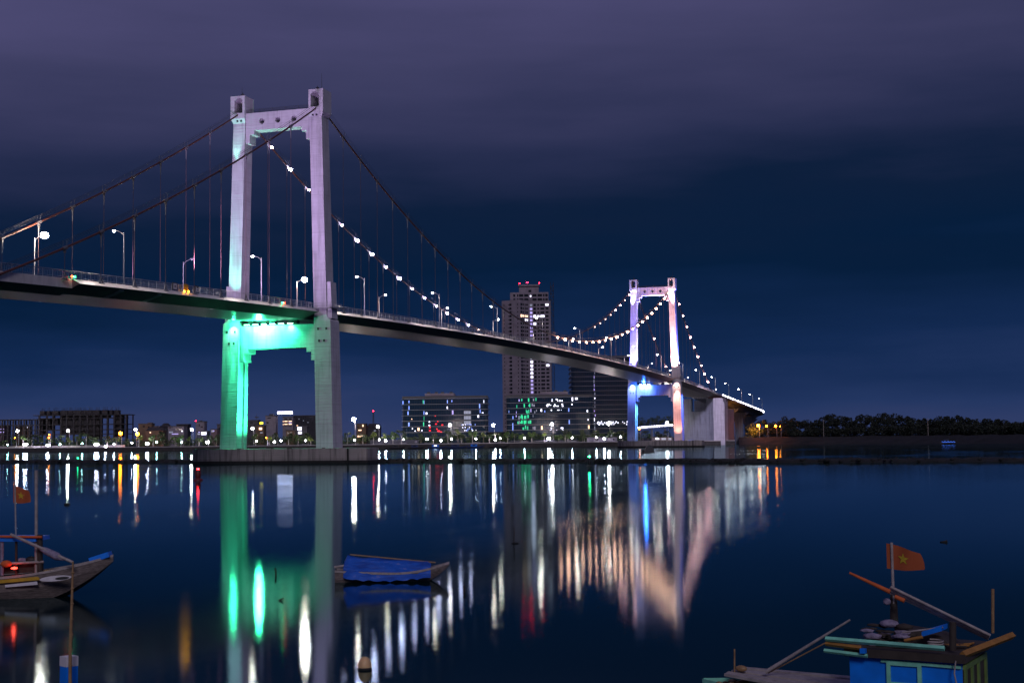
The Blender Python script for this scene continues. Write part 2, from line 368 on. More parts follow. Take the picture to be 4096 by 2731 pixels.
# breakwater of dark rocks across the river
BW = [(-500,415),(0,387),(700,346),(1600,313),(2400,280),(3000,256),(4096,236),(4700,228)]
pts = [ground(x, D, 0) for x, D in BW]
def polyline(pts, step):
    out = []
    for a, b in zip(pts, pts[1:]):
        n = max(1, int((b-a).length/step))
        for k in range(n): out.append(a+(b-a)*(k/n))
    return out
line = polyline(pts, 1.1)
mb = MB(); prof = [(-2.2,-.4),(-1.2,.35),(-.2,.62),(.8,.6),(1.6,.3),(2.4,-.4)]
vs = []; n = len(prof)
dirv = (pts[-1]-pts[0]).normalized(); nrm = Vector((-dirv.y, dirv.x, 0))
for p in line:
    for a, z in prof:
        vs.append(p + nrm*(a+rnd.uniform(-.25,.25)) + Vector((0,0,z+rnd.uniform(-.18,.2))))
fs = [(i*n+k, (i+1)*n+k, (i+1)*n+k+1, i*n+k+1) for i in range(len(line)-1) for k in range(n-1)]
mb.add(vs, fs)
for p in line:
    for _ in range(2):
        q = p + nrm*rnd.uniform(-1.7, 1.7); r = rnd.uniform(.28, .62)
        mb.ball((q.x+rnd.uniform(-.5,.5), q.y, rnd.uniform(.1, .5)), r, 0, 1, (rnd.uniform(.8,1.3), rnd.uniform(.8,1.3), rnd.uniform(.5,.9)))
o = mb.build('breakwater', MT['rock']); tag(o, 'low dark rubble breakwater crossing the whole river behind the near pier', 'breakwater')

# ------------------------------------------------------------------ the bridge
bridge = thing('suspension_bridge', 'long white suspension bridge with two portal towers lit green and blue', 'bridge')
def zdeck(u):
    if u <= 530: return 36.3 - 6.2e-5*(u-202.5)**2
    return 36.3 - 6.2e-5*327.5**2 - .038*(u-530)
ZTOP = 79.2
def zcable(u):
    if u < 0: s = -u; return ZTOP - .541*s + .000838*s*s
    if u > 405: s = u-405; return ZTOP - .541*s + .000838*s*s
    return 40.15 + (ZTOP-40.15)*((u-202.5)/202.5)**2
# girder
SEC = [(-9.3,0),(9.3,0),(10.8,-.85),(7,-2.28),(-7,-2.28),(-10.8,-.85)]
SECN = [(-8.4,0),(8.4,0),(8.55,-.85),(7,-2.28),(-7,-2.28),(-8.55,-.85)]
SECA = [(-9.3,0),(9.3,0),(9.35,-1.5),(7,-2.6),(-7,-2.6),(-9.35,-1.5)]
mb = MB()
def girder(u0, u1, sec, step=5.):
    n = max(1, int(round((u1-u0)/step))); m = len(sec); vs = []
    for i in range(n+1):
        u = u0+(u1-u0)*i/n
        for v, z in sec: vs.append(vec(u, v, zdeck(u)+z))
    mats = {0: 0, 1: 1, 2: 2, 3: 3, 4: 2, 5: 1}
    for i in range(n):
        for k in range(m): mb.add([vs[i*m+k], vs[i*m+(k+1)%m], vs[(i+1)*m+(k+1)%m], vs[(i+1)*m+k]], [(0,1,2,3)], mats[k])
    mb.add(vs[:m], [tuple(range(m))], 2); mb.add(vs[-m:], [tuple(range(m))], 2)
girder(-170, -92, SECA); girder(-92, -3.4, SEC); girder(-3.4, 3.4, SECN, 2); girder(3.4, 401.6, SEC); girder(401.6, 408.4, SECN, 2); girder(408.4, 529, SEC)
mb.build('deck_girder', [MT['asphalt'], MT['steel_light'], MT['steel_web'], MT['deck_bottom']], bridge)
# brackets under the girder edge near the left end
for u in (-80, -68):
    MB().hexa([vec(u,10.2,zdeck(u)-1.2), vec(u+1.4,10.2,zdeck(u)-1.2), vec(u+1.4,7.1,zdeck(u)-2.25), vec(u,7.1,zdeck(u)-2.25), vec(u,10.25,zdeck(u)-1.0), vec(u+1.4,10.25,zdeck(u)-1.0), vec(u+1.4,7.1,zdeck(u)-1.9), vec(u,7.1,zdeck(u)-1.9)]).build('edge_bracket', MT['steel_light'], bridge)
# railings
for s in (1, -1):
    mb = MB()
    def run(u0, u1, vv):
        us = [u0+i*(u1-u0)/max(1, int((u1-u0)/2.5)) for i in range(int((u1-u0)/2.5)+1)]
        for z, r in ((1.25, .055), (1.0, .025), (.22, .03)):
            mb.tube([vec(u, s*vv, zdeck(u)+z) for u in us[::4]+[us[-1]]], r, 6)
        for u in us: mb.cbox(vec(u, s*vv, zdeck(u)+.62), (.09, .07, 1.24))
        k = u0
        while k < u1:
            mb.cbox(vec(k, s*vv, zdeck(k)+.6), (.025, .025, .8)); k += .42
        mb.hexa([vec(u0,s*(vv-.12),zdeck(u0)-.02), vec(u1,s*(vv-.12),zdeck(u1)-.02), vec(u1,s*(vv+.1),zdeck(u1)-.02), vec(u0,s*(vv+.1),zdeck(u0)-.02), vec(u0,s*(vv-.12),zdeck(u0)+.15), vec(u1,s*(vv-.12),zdeck(u1)+.15), vec(u1,s*(vv+.1),zdeck(u1)+.15), vec(u0,s*(vv+.1),zdeck(u0)+.15)]) if u1-u0 < 30 else None
    run(-165, -3.6, 9.15); run(-3.2, 3.2, 8.3); run(3.6, 401.4, 9.15); run(401.8, 408.2, 8.3); run(408.6, 528, 9.15)
    mb.build('railing', MT['galv'], bridge)
# cables
HU = [202.5+10*k for k in range(-19, 20)]
HL = [-14.5-10*k for k in range(9)]; HR = [419.5+10*k for k in range(9)]
for s in (1, -1):
    mb = MB(); us = [-165+5*i for i in range(int(165/5))]+[0] ; us += [5*i for i in range(1, 81)]+[405]+[405+5*i for i in range(1, 24)]
    mb.tube([vec(u, s*9.63, zcable(u)) for u in us], .19, 8)
    c = mb.build('main_cable', MT['cable'], bridge)
    mb = MB()
    for dv in (-.35, .35):
        mb.tube([vec(u, s*9.63+dv, zcable(u)+1.15) for u in us], .025, 4)
        mb.tube([vec(u, s*9.63+dv, zcable(u)+.7) for u in us], .02, 4)
    mb.build('hand_rope', MT['dark_steel'], c)
    for u in HL+HU+HR:
        z = zcable(u); mbc = MB()
        sl = (zcable(u+.5)-zcable(u-.5))
        mbc.tube([vec(u-.55, s*9.63, z-.55*sl), vec(u+.55, s*9.63, z+.55*sl)], .30, 8)
        mbc.cbox(vec(u, s*9.63, z-.45), (.35, .3, .7))
        for dv in (-.35, .35): mbc.tube([vec(u, s*9.63+dv, z), vec(u, s*9.63+dv, z+1.2)], .035, 4)
        mbc.build('cable_clamp', MT['socket'], c)
# hangers
rest = MB()
def hanger(mb, u, s):
    z1 = zcable(u)-.7; z0 = zdeck(u)-.2
    if z1 < z0+.6: z1 = z0+.6
    mb.tube([vec(u, s*9.63, z0+1.2 if z1-z0 > 2 else z0), vec(u, s*9.63, z1)], .042, 6, 0)
    if z1-z0 > 5: mb.tube([vec(u, s*9.63, z1-1.9), vec(u, s*9.63, z1)], [.07, .16], 6, 1)
    for du in (-.5, .5): mb.tube([vec(u+du, s*9.75, z0-.12), vec(u, s*9.63, z0+1.15)], [.13, .09], 6, 1)
    mb.cbox(vec(u, s*9.75, z0-.05), (1.4, .5, .12), 1)
nh = 0
for s in (1, -1):
    for u in HU+HL+HR:
        if (s == -1 and u > 405) or nh >= 100: hanger(rest, u, s); continue
        mb = MB(); hanger(mb, u, s); mb.build('hanger', [MT['hang'], MT['socket']], bridge); nh += 1
tag(rest.build('hanger', [MT['hang'], MT['socket']], bridge), None, kind='stuff')
# cable lamps
E_blue = emit('cable_lamp_cool', (.74, .66, 1.), 90); E_warm = emit('cable_lamp_warm', (1., .46, .30), 85); E_pink = emit('cable_lamp_pink', (1., .46, .46), 75)
E_dim = emit('cable_lamp_dim', (1., .6, .5), 12)
def lamp_mesh(name, r, m):
    mb = MB(); mb.ball((0,0,0), r, 0, 1); mb.cbox((0,0,-r*1.05), (r*1.1, r*1.1, r*.5), 1); return mb.mesh(name, [m, MT['dark_steel']])
lm = {'c': lamp_mesh('cool', .31, E_blue), 'C': lamp_mesh('cool_large', .44, E_blue), 'w': lamp_mesh('warm', .30, E_warm), 'W': lamp_mesh('warm_large', .44, E_warm), 'p': lamp_mesh('pink', .32, E_pink), 'P': lamp_mesh('pink_large', .46, E_pink), 'd': lamp_mesh('dim', .22, E_dim)}
def clamp_lamp(u, s, k, du=1.2, dz=-.5):
    o = bpy.data.objects.new('cable_lamp', lm[k]); COL.objects.link(o); o.parent = bridge; o.location = vec(u+du*0, s*9.63+(.55 if s > 0 else .55), zcable(u)+dz)
for i, u in enumerate(HU[:16]): clamp_lamp(u+1., -1, 'cCcCcCCcCcccccc'[i] if i < 15 else 'd')
for u in HU[18:]:
    big = int(u) in (202, 272, 282, 302, 322); clamp_lamp(u, 1, 'W' if big or u > 330 else 'w')
for i, u in enumerate(HR): clamp_lamp(u, 1, 'pppPPPpPP'[i])
for u, k in ((392.5,'p'),(382.5,'d'),(372.5,'p'),(362.5,'p'),(352.5,'d'),(342.5,'d'),(332.5,'d'),(322.5,'d')): clamp_lamp(u, -1, k)
for u, k in ((449.5,'p'),(479.5,'p'),(489.5,'d')): clamp_lamp(u, -1, k)

# towers
def leg(ut, s, near):
    mb = MB()
    def slab(z0, o0, i0, h0, z1, o1, i1, h1, mi=0):
        mb.hexa([vec(ut-h0,s*o0,z0), vec(ut+h0,s*o0,z0), vec(ut+h0,s*i0,z0), vec(ut-h0,s*i0,z0), vec(ut-h1,s*o1,z1), vec(ut+h1,s*o1,z1), vec(ut+h1,s*i1,z1), vec(ut-h1,s*i1,z1)], mi)
    # lower shaft, shoulder, upper shaft, flared neck
    # lower shaft with a shallow groove down its inner face
    H = lambda z: 2.52 + (2.3-2.52)*(z-3.2)/27.8
    O = lambda z: 13.72 + (13.05-13.72)*(z-3.2)/27.8
    I = lambda z: 9.70 + (9.12-9.70)*(z-3.2)/27.8
    za, zb = 3.15, 31.
    slab(za, O(za), I(za)+.45, H(za), zb, O(zb), I(zb)+.45, H(zb))
    for a, b in ((-1, -.42), (.36, 1)):
        mb.hexa([vec(ut+a*H(za),s*(I(za)+.45),za), vec(ut+b*H(za),s*(I(za)+.45),za), vec(ut+b*H(za),s*I(za),za), vec(ut+a*H(za),s*I(za),za), vec(ut+a*H(zb),s*(I(zb)+.45),zb), vec(ut+b*H(zb),s*(I(zb)+.45),zb), vec(ut+b*H(zb),s*I(zb),zb), vec(ut+a*H(zb),s*I(zb),zb)])
    slab(31., 13.05, 9.12, 2.3, 31.9, 12.1, 9.05, 2.0)
    slab(31.9, 12.05, 9.02, 1.98, 76.2, 10.87, 7.92, 1.78)
    slab(76.2, 10.87, 7.92, 1.78, 77.3, 11.39, 7.87, 2.21)
    # pilaster beside the deck
    mb.hexa([vec(ut-1.5,s*11.9,31.5), vec(ut+1.5,s*11.9,31.5), vec(ut+1.5,s*13.1,31.5), vec(ut-1.5,s*13.1,31.5), vec(ut-1.4,s*11.7,39.5), vec(ut+1.4,s*11.7,39.5), vec(ut+1.4,s*12.75,39.5), vec(ut-1.4,s*12.75,39.5)])
    # head with a through niche
    out = [(7.87,77.3),(7.87,81.3),(7.87,82.4),(11.39,82.4),(11.39,81.3),(11.39,77.3)]
    inn = [(8.4,78.5),(8.4,81.3),(8.95,81.85),(9.85,81.85),(10.4,81.3),(10.4,78.5)]
    for u in (ut-2.21, ut+2.21):
        for k in range(6):
            q = (k+1)%6; mb.add([vec(u,s*out[k][0],out[k][1]), vec(u,s*out[q][0],out[q][1]), vec(u,s*inn[q][0],inn[q][1]), vec(u,s*inn[k][0],inn[k][1])], [(0,1,2,3)])
    for lp in (out, inn):
        for k in range(6):
            q = (k+1)%6; mb.add([vec(ut-2.21,s*lp[k][0],lp[k][1]), vec(ut-2.21,s*lp[q][0],lp[q][1]), vec(ut+2.21,s*lp[q][0],lp[q][1]), vec(ut+2.21,s*lp[k][0],lp[k][1])], [(0,1,2,3)])
    o = mb.build('tower_leg', MT['white_conc'], bridge)
    # saddle
    mb = MB(); mb.cbox(vec(ut, s*9.4, 78.9), (3.2, 1.0, .8)); mb.cbox(vec(ut-1.2, s*9.4, 79.5), (.5, .7, .5))
    for du in (-1.9, -1.3): mb.tube([vec(ut+du, s*9.75, 79.2), vec(ut+du, s*9.75, 80.6)], .06, 5)
    mb.tube([vec(ut-1.9, s*9.75, 80.4), vec(ut-1.3, s*9.75, 79.4)], .05, 5)
    mb.build('saddle', MT['dark_steel'], o)
    mb = MB(); c = vec(ut-.4, s*9.25, 82.4); mb.lathe([(.32,0),(.32,.5),(.42,.52),(.42,.62),(.22,.8),(.08,.85),(.05,1.15)], c, 10)
    for k in range(4): mb.cbox((c.x+.4*math.cos(k*PI/2), c.y+.4*math.sin(k*PI/2), c.z+.3), (.06,.06,.6))
    mb.build('beacon', MT['dark_steel'], o)
    MB().tube([vec(ut+.4, s*9.9, 82.4), vec(ut+.4, s*9.9, 86.4 if s > 0 else 85.0)], [.06, .03], 5).build('antenna', MT['dark_steel'], o)
    for z, a, b_ in ((29.2, .25, .75), (26.6, .3, .6), (76.75, .3, .62)) if s > 0 or True else ():
        zz = (z-3.2)/27.8
        for f_ in (a, b_):
            if z < 31: vv = I(z)+(O(z)-I(z))*f_; uu = ut-H(z)
            else: vv = 7.95+2.9*f_; uu = ut-1.99
            MB().cbox(vec(uu, s*vv, z), (.16, .42, .5)).build('access_hatch', MT['dark_steel'], o)
    # service walkway ring round the leg at deck level
    mb = MB(); z = 33.7
    if s > 0:
        for (u0, v0, u1, v1) in ((-2.7, 9.6, -2.7, 13.4), (-2.7, 13.4, 2.7, 13.4), (2.7, 13.4, 2.7, 9.6)):
            mb.hexa([vec(ut+min(u0,u1)-.3, s*min(v0,v1)-.3, z), vec(ut+max(u0,u1)+.3, s*min(v0,v1)-.3, z), vec(ut+max(u0,u1)+.3, s*max(v0,v1)+.3, z), vec(ut+min(u0,u1)-.3, s*max(v0,v1)+.3, z), vec(ut+min(u0,u1)-.3, s*min(v0,v1)-.3, z+.12), vec(ut+max(u0,u1)+.3, s*min(v0,v1)-.3, z+.12), vec(ut+max(u0,u1)+.3, s*max(v0,v1)+.3, z+.12), vec(ut+min(u0,u1)-.3, s*max(v0,v1)+.3, z+.12)])
            a = Vector((u0, v0)); b = Vector((u1, v1))
            for h in (.55, 1.1): mb.tube([vec(ut+a.x*1.1, s*a.y, z+h), vec(ut+b.x*1.1, s*b.y, z+h)], .035, 5)
            for k in range(5):
                p = a+(b-a)*(k/4); mb.tube([vec(ut+p.x*1.1, s*p.y, z), vec(ut+p.x*1.1, s*p.y, z+1.1)], .03, 4)
        mb.build('service_walkway', MT['galv'], o)
    return o
def stepped_beam(ut, top, hv, steps, hd, name, holes=False):
    # outline in (v,z): top edge, then stepped corbels down at both ends
    mb = MB(); right = [(hv[0], top), (hv[1], steps[0][1])]
    prof = []
    prof.append((-hv[0], top)); prof.append((hv[0], top))
    pts = [(hv[1], steps[2][1]), (steps[2][0], steps[2][1]), (steps[2][0], steps[1][1]), (steps[1][0], steps[1][1]), (steps[1][0], steps[0][1])]
    prof += pts; prof += [(-a, b) for a, b in reversed(pts)]
    n = len(prof)
    for k in range(n):
        q = (k+1)%n; mb.add([vec(ut-hd, *prof[k]), vec(ut-hd, *prof[q]), vec(ut+hd, *prof[q]), vec(ut+hd, *prof[k])], [(0,1,2,3)])
    zb = steps[0][1]
    for u in (ut-hd, ut+hd):
        for sgn in (1, -1):
            a = steps[1][0]
            mb.add([vec(u, sgn*a, zb), vec(u, sgn*a, top), vec(u, sgn*hv[0], top), vec(u, sgn*(hv[1] if False else hv[0]), zb)], [(0,1,2,3)])
            mb.add([vec(u, sgn*a, zb), vec(u, sgn*hv[0], zb), vec(u, sgn*(hv[0]+hv[1])/2, steps[1][1]), vec(u, sgn*a, steps[1][1])], [(0,1,2,3)])
            mb.add([vec(u, sgn*steps[2][0], steps[1][1]), vec(u, sgn*(hv[0]+hv[1])/2, steps[1][1]), vec(u, sgn*hv[1], steps[2][1]), vec(u, sgn*steps[2][0], steps[2][1])], [(0,1,2,3)])
        a = steps[1][0]
        if not holes: mb.add([vec(u,-a,zb), vec(u,a,zb), vec(u,a,top), vec(u,-a,top)], [(0,1,2,3)])
        else:
            zc = 76.4; c = 1.1; vv = [-3.95, 0, 3.95]
            edges = [-a]+[x for h in vv for x in (h-c, h+c)]+[a]
            for k in range(0, len(edges), 2): mb.add([vec(u,edges[k],zb), vec(u,edges[k+1],zb), vec(u,edges[k+1],top), vec(u,edges[k],top)], [(0,1,2,3)])
            for h in vv:
                mb.add([vec(u,h-c,zb), vec(u,h+c,zb), vec(u,h+c,zc-c), vec(u,h-c,zc-c)], [(0,1,2,3)]); mb.add([vec(u,h-c,zc+c), vec(u,h+c,zc+c), vec(u,h+c,top), vec(u,h-c,top)], [(0,1,2,3)])
                K = 24
                for k in range(K):
                    w0, w1 = 2*PI*k/K, 2*PI*(k+1)/K
                    def sq(w):
                        x, y = math.cos(w), math.sin(w); m = max(abs(x), abs(y)); return h+c*x/m, zc+c*y/m
                    def ci(w): return h+.66*math.cos(w), zc+.66*math.sin(w)
                    mb.add([vec(u,*sq(w0)), vec(u,*sq(w1)), vec(u,*ci(w1)), vec(u,*ci(w0))], [(0,1,2,3)])
                    if u < ut: mb.add([vec(ut-hd,*ci(w0)), vec(ut-hd,*ci(w1)), vec(ut+hd,*ci(w1)), vec(ut+hd,*ci(w0))], [(0,1,2,3)])
    return mb.build(name, MT['white_conc'], bridge)
E_gbar = emit('green_floodlight_lens', (.35, 1., .68), 22); E_bbar = emit('blue_floodlight_lens', (.6, .72, 1.), 40)
for ut, near in ((0., True), (405., False)):
    for s in (1, -1): leg(ut, s, near)
    b = stepped_beam(ut, 78.4, (7.9, 7.98), [(5.85, 74.45), (5.85, 73.5), (6.95, 71.55)], 1.45, 'upper_crossbeam', True)
    mb = MB()
    for u in (ut-1.3, ut+1.3):
        for h in (.35, .6, .85): mb.tube([vec(u, -7.9, 78.4+h), vec(u, 7.9, 78.4+h)], .03, 4)
        for k in range(40):
            v = -7.8+15.6*k/39; r = .05 if k % 8 == 0 else .018
            mb.tube([vec(u, v, 78.4), vec(u, v, 79.28)], r, 4)
    mb.build('walkway_railing', MT['dark_steel'], b)
    b = stepped_beam(ut, 30.4, (9.1, 9.25), [(7.1, 25.25), (7.1, 24.3), (8.2, 22.4)], 1.75, 'lower_crossbeam')
    vlist = (-7.2, -5.1, -3.0, -.9, 1.2, 3.4) if near else (-6.6, -4.6, -2.6)
    for v in vlist:
        mb = MB(); mb.cbox(vec(ut-2.25, v, 30.78), (.5, 1.3, .24), 1); mb.cbox(vec(ut-2.3, v, 30.63), (.34, 1.2, .06), 0); mb.cbox(vec(ut-1.5, v, 30.6), (1.2, .1, .1), 1)
        mb.build('floodlight', [E_gbar if near else E_bbar, MT['dark_steel']], b)
    for v in (-6.5, -1.2, 4.2): MB().cbox(vec(ut-1.2, v, 30.9), (1.4, 1.3, 1.0)).build('bearing', MT['dark_steel'], b)
    MB().tube([vec(ut-1.7, 4.9, 31.0), vec(ut-1.7, 9., 31.0)], .05, 5).build('conduit', MT['dark_steel'], b)
    # pier cap in the river
    mb = MB(); z0, z1 = -2., 3.2
    def rbox(u0, u1, v0, v1, za, zb, r=1.2, mi=0):
        poly = []
        for cx, cy, a0 in ((u1-r, v1-r, 0), (u0+r, v1-r, PI/2), (u0+r, v0+r, PI), (u1-r, v0+r, 1.5*PI)):
            for k in range(5): w = a0+PI/2*k/4; poly.append((cx+r*math.cos(w), cy+r*math.sin(w)))
        mb.prism(poly, lambda p, t: vec(p[0], p[1], t), za, zb, mi)
    rbox(ut-9, ut+9, -17.3, 19.6, z0, z1)
    rbox(ut-8.6, ut-2, 19.9, 24.3, z0, z1-.05, .5)
    rbox(ut-9.12, ut+9.12, -17.42, 19.72, z0, .62, 1.3, 1); rbox(ut-8.72, ut-1.9, 19.8, 24.42, z0, .6, .5, 1)
    mb.box(ut-8.4, ut-3, -19.9, -19.6, z0, z1-.1, 1)
    p = mb.build('pier', [MT['pier'], MT['rock']], bridge)
    mb = MB()
    for v in (-16.2, -15.6): mb.tube([vec(ut-9.2, v, .3), vec(ut-9.2, v, 3.3)], .04, 5)
    for k in range(8): mb.tube([vec(ut-9.2, -16.2, .5+.36*k), vec(ut-9.2, -15.6, .5+.36*k)], .03, 4)
    mb.build('ladder', MT['dark_steel'], p)
    mb = MB()
    for v, w in ((-15, 1.2), (-12.5, .8), (-6, .5), (2, .4), (6, .6), (14, .4)): mb.cbox(vec(ut-8, v, 3.25), (w, w*1.6, .12))
    mb.build('moss_tuft', MT['leaf_d'], p)

# floodlighting of the near tower (green, with lavender floods from the deck)
gl = light
for v0, u0, p in ((8.3, -58., 98000), (-8.3, -50., 18000)): gl('SPOT', vec(u0, v0, 36.5), p, (.74, .50, 1.), vec(0, 3.5*(1 if v0 > 0 else -2), 61), .5, 62, .5)
gl('SPOT', vec(-3.25, -10.3, 30.9), 70000, GREEN, vec(-2.62, -10.9, 4.), .1, 13, 1.)
gl('SPOT', vec(-3.15, -10.3, 30.9), 11000, GREEN, vec(-2.5, -10.7, 12.), .1, 26, 1.)
gl('SPOT', vec(-3.3, -10.4, 31.0), 3200, (.25, 1., .6), vec(-2.4, -10.5, 26), .15, 100, 1.)
gl('SPOT', vec(-5., -12., 31.0), 4500, GREEN, vec(-2.6, -11.4, 4), .2, 44, .8)
gl('SPOT', vec(-.6, 4., 4.), 62000, GREEN, vec(0, -9.3, 16.), .3, 72, .6)
gl('SPOT', vec(0, -4., 22.3), 6000, GREEN, vec(0, -9.3, 9.), .3, 90, .7)
for i, v in enumerate((-7.2, -5.1, -3.0, -.9, 1.2, 3.4)):
    gl('SPOT', vec(-2.5, v, 30.55), (1300, 3000, 1100, 1300, 1200, 4800)[i], GREEN, vec(-1.6, v, 25.), .25, 130, .9)
gl('SPOT', vec(-8., -3., 30.), 9000, GREEN, vec(-1.75, -2.5, 28.), .3, 80, 1.)
gl('POINT', vec(-4.6, -3.0, 29.6), 11000, GREEN, None, .4)
gl('POINT', vec(-4.2, -9.4, 30.9), 1200, GREEN, None, .3)
gl('SPOT', vec(-4.6, -10.0, 34.4), 16000, (.16, 1., .62), vec(-1.9, -10.2, 58), .2, 56, .9)
gl('SPOT', vec(-4.0, -13.4, 33.8), 30000, (.06, 1., .55), vec(-1.6, -11.2, 60), .2, 24, .9)
gl('SPOT', vec(-2.6, -10.2, 66.), 5200, (.3, 1., .72), vec(-2.3, -9.6, 77), .2, 40, .8)
gl('SPOT', vec(0, 0, 37.), 26000, (.25, 1., .6), vec(0, 0, 75), .3, 32, .7)
# far tower (blue, white and pink)
T = 405.
for v0, p, c in ((-6., 26000, (.45, .36, 1.)), (7., 42000, (1., .56, .70))): light('SPOT', vec(T-56, v0, 36.5), p, c, vec(T, v0*1.5, 62), .5, 50, .5)
gl('SPOT', vec(T-5.2, -10.4, 33.8), 320000, (.14, .14, 1.), vec(T-1.9, -10., 60), .2, 50, .9)
gl('SPOT', vec(T-2.9, -10.2, 68.), 34000, LAV, vec(T-2.3, -9.7, 77), .3, 46, .8)
gl('SPOT', vec(T-1, -3.5, 34.5), 220000, (.48, .40, 1.), vec(T, -8.6, 58), .3, 50, .8)
gl('SPOT', vec(T, 0, 38.), 900000, (.42, .38, 1.), vec(T, 0, 75), .3, 34, .7)
gl('SPOT', vec(T-5.5, 10.4, 33.4), 420000, (1., .44, .36), vec(T-1.9, 10.3, 56), .2, 50, .9)
gl('SPOT', vec(T-2.9, 10.2, 68.), 40000, (1., .75, .85), vec(T-2.3, 9.7, 77), .3, 46, .8)
gl('SPOT', vec(T+1.5, 16.2, 34.5), 260000, (.10, .14, 1.), vec(T, 11.2, 60), .2, 50, .9)
gl('SPOT', vec(T-4.4, 11.4, 31.8), 52000, (1., .42, .30), vec(T-2.4, 11.6, 8), .2, 46, .9)
gl('SPOT', vec(T-3.4, 11.2, 32.), 3800, (1., .6, .45), vec(T-2.4, 11.3, 26), .2, 100, .9)
gl('SPOT', vec(T-6.2, 11.6, 3.6), 11000, (1., .34, .22), vec(T-2.4, 11.6, 14), .2, 70, .9)
gl('SPOT', vec(T+1.5, 15.8, 31.6), 190000, (.05, .12, 1.), vec(T+.4, 13.4, 6), .2, 40, .9)
gl('SPOT', vec(T-3.6, -10.6, 31.3), 7000, (.35, .48, 1.), vec(T-2.4, -10.7, 26), .2, 100, .9)
gl('SPOT', vec(T-4.2, -10.8, 31.3), 11000, (.12, .20, 1.), vec(T-2.6, -11., 4), .2, 50, .9)
gl('SPOT', vec(T-.5, -2., 20.), 30000, (.10, .38, 1.), vec(T-.5, -9.4, 15), .2, 100, .9)
for v in (-6.6, -4.6, -2.6): gl('SPOT', vec(T-2.5, v, 30.5), 1600, (.26, .30, 1.), vec(T-1.6, v, 25.), .25, 140, .9)
gl('SPOT', vec(T-9., -2., 30.), 9000, (.08, .2, 1.), vec(T-1.75, -5., 27.), .3, 90, 1.)
gl('SPOT', vec(455, 13.5, 34.5), 90000, (.78, .66, 1.), vec(522, 12., 14.), .3, 34, .7)
gl('POINT', vec(T-4.5, -4.5, 31.), 6000, (.03, .16, 1.), None, .5)

# navigation boards and signal lamps on the near railing
def board(x0, x1, y0, y1, face, sym):
    p0 = onv(x0, y0, 9.5); p1 = onv(x1, y1, 9.5)
    mb = MB(); mb.box(p0.x, p1.x, p0.y-.06, p0.y+.06, p1.z, p0.z, 0)
    yy = p0.y-.075; w = p1.x-p0.x; h = p0.z-p1.z
    if sym:
        mb.box(p0.x+.12*w, p1.x-.12*w, yy-.005, p0.y-.06, p1.z+.1*h, p0.z-.1*h, 1)
        if sym == 1: mb.box(p0.x+.38*w, p1.x-.38*w, yy-.02, yy-.005, p1.z+.35*h, p0.z-.35*h, 0)
        else:
            mb.box(p0.x+.38*w, p1.x-.38*w, yy-.02, yy-.005, p1.z+.3*h, p0.z-.55*h, 0)
            mb.add([(p0.x+.2*w, yy-.02, p0.z-.12*h), (p1.x-.2*w, yy-.02, p0.z-.12*h), ((p0.x+p1.x)/2, yy-.02, p0.z-.4*h)], [(0,1,2)], 0)
    return mb.build('clearance_board', [face, MT['white']], bridge)
board(690, 708, 1129, 1161, MT['black'], 1); board(780, 796, 1142, 1172, MT['black'], 2); board(735, 752, 1135, 1163, MT['yellow'], 0)
E_red = emit('red_signal', (1., .04, .01), 30); E_grn = emit('green_signal', (.02, 1., .35), 30); E_org = emit('orange_signal', (1., .35, .01), 40)
for x, y, m in ((288,1106,E_red),(299,1107,E_grn),(1130,1211,E_grn),(1138,1212,E_red),(738,1165,E_org),(755,1166,E_org)):
    MB().ball(onv(x, y, 9.7), .16, 0, 1).build('signal_lamp', m, bridge)

# ------------------------------------------------------------------ street lamps on the deck
def street_lamp_proto(name, h, reach, m, r=.34, pole=MT['galv']):
    t = thing(name, 'tmp', 'street lamp')
    mb = MB(); mb.tube([(0,0,0),(0,0,h-1.6),(0,0,h-.5)], [.13,.10,.08], 8)
    mb.tube([(0,0,h-1.3),(0,-.25,h-.75),(0,-.8,h-.35),(0,-reach+.25,h-.05)], [.07,.06,.06,.05], 6); mb.cbox((0,0,.12), (.4,.4,.24))
    mb.build('pole', pole, t)
    mb = MB(); mb.cbox((0,-reach,h+.02), (.34,.75,.16)); mb.build('lamp_head', MT['galv'], t)
    MB().ball((0,-reach,h-.16), r, 0, 1, (1,1,.85)).build('lens', m, t.children[-1])
    return t
E_sl = emit('street_lamp_lens', (1., .80, .70), 260); E_slb = emit('street_lamp_bright_lens', (1., .80, .70), 420); E_slo = mat('unlit_lens', (.5,.5,.5), .3); E_sls = emit('street_lamp_far_lens', (1., .8, .66), 110)
protos = {}
def deck_lamp(u, s, kind, label):
    if kind not in protos:
        protos[kind] = street_lamp_proto('street_lamp', 9.5, 2.0, {'n': E_sl, 'b': E_slb, 'o': E_slo, 's': E_sls}[kind], {'n': .24, 'b': .72, 'o': .2, 's': .30}[kind])
        t = protos[kind]
    else: t = copy_thing(protos[kind], (0,0,0))
    t.location = vec(u, s*8.9, zdeck(u)-.02 if u < 735 else zdeck(u)); t.rotation_euler = (0,0,PI if s > 0 else 0)   # arm over the road
    t['label'] = label; t['group'] = 'street lamps along the bridge deck'
    if kind != 'o': light('SPOT', t.location+Vector((0, 2.0 if s > 0 else -2.0, 9.1)), 4200 if u < 0 else 6500, (1., .84, .78), t.location+Vector((0, 2.6 if s > 0 else -2.6, 0)), .25, 150, .5)
NEARU = [-76.6,-26.5,26.2,77.5,128.5,178,228,277.5,327.3,378.3,432.2,480.8,531.7,580.8,633.3,683,730.3]
for i, u in enumerate(NEARU):
    k = 'n' if i < 8 else ('s' if i != 9 else 'n')
    deck_lamp(u, 1, k, f'lit street lamp arching left, {ORD[i]} from the left along the near railing')
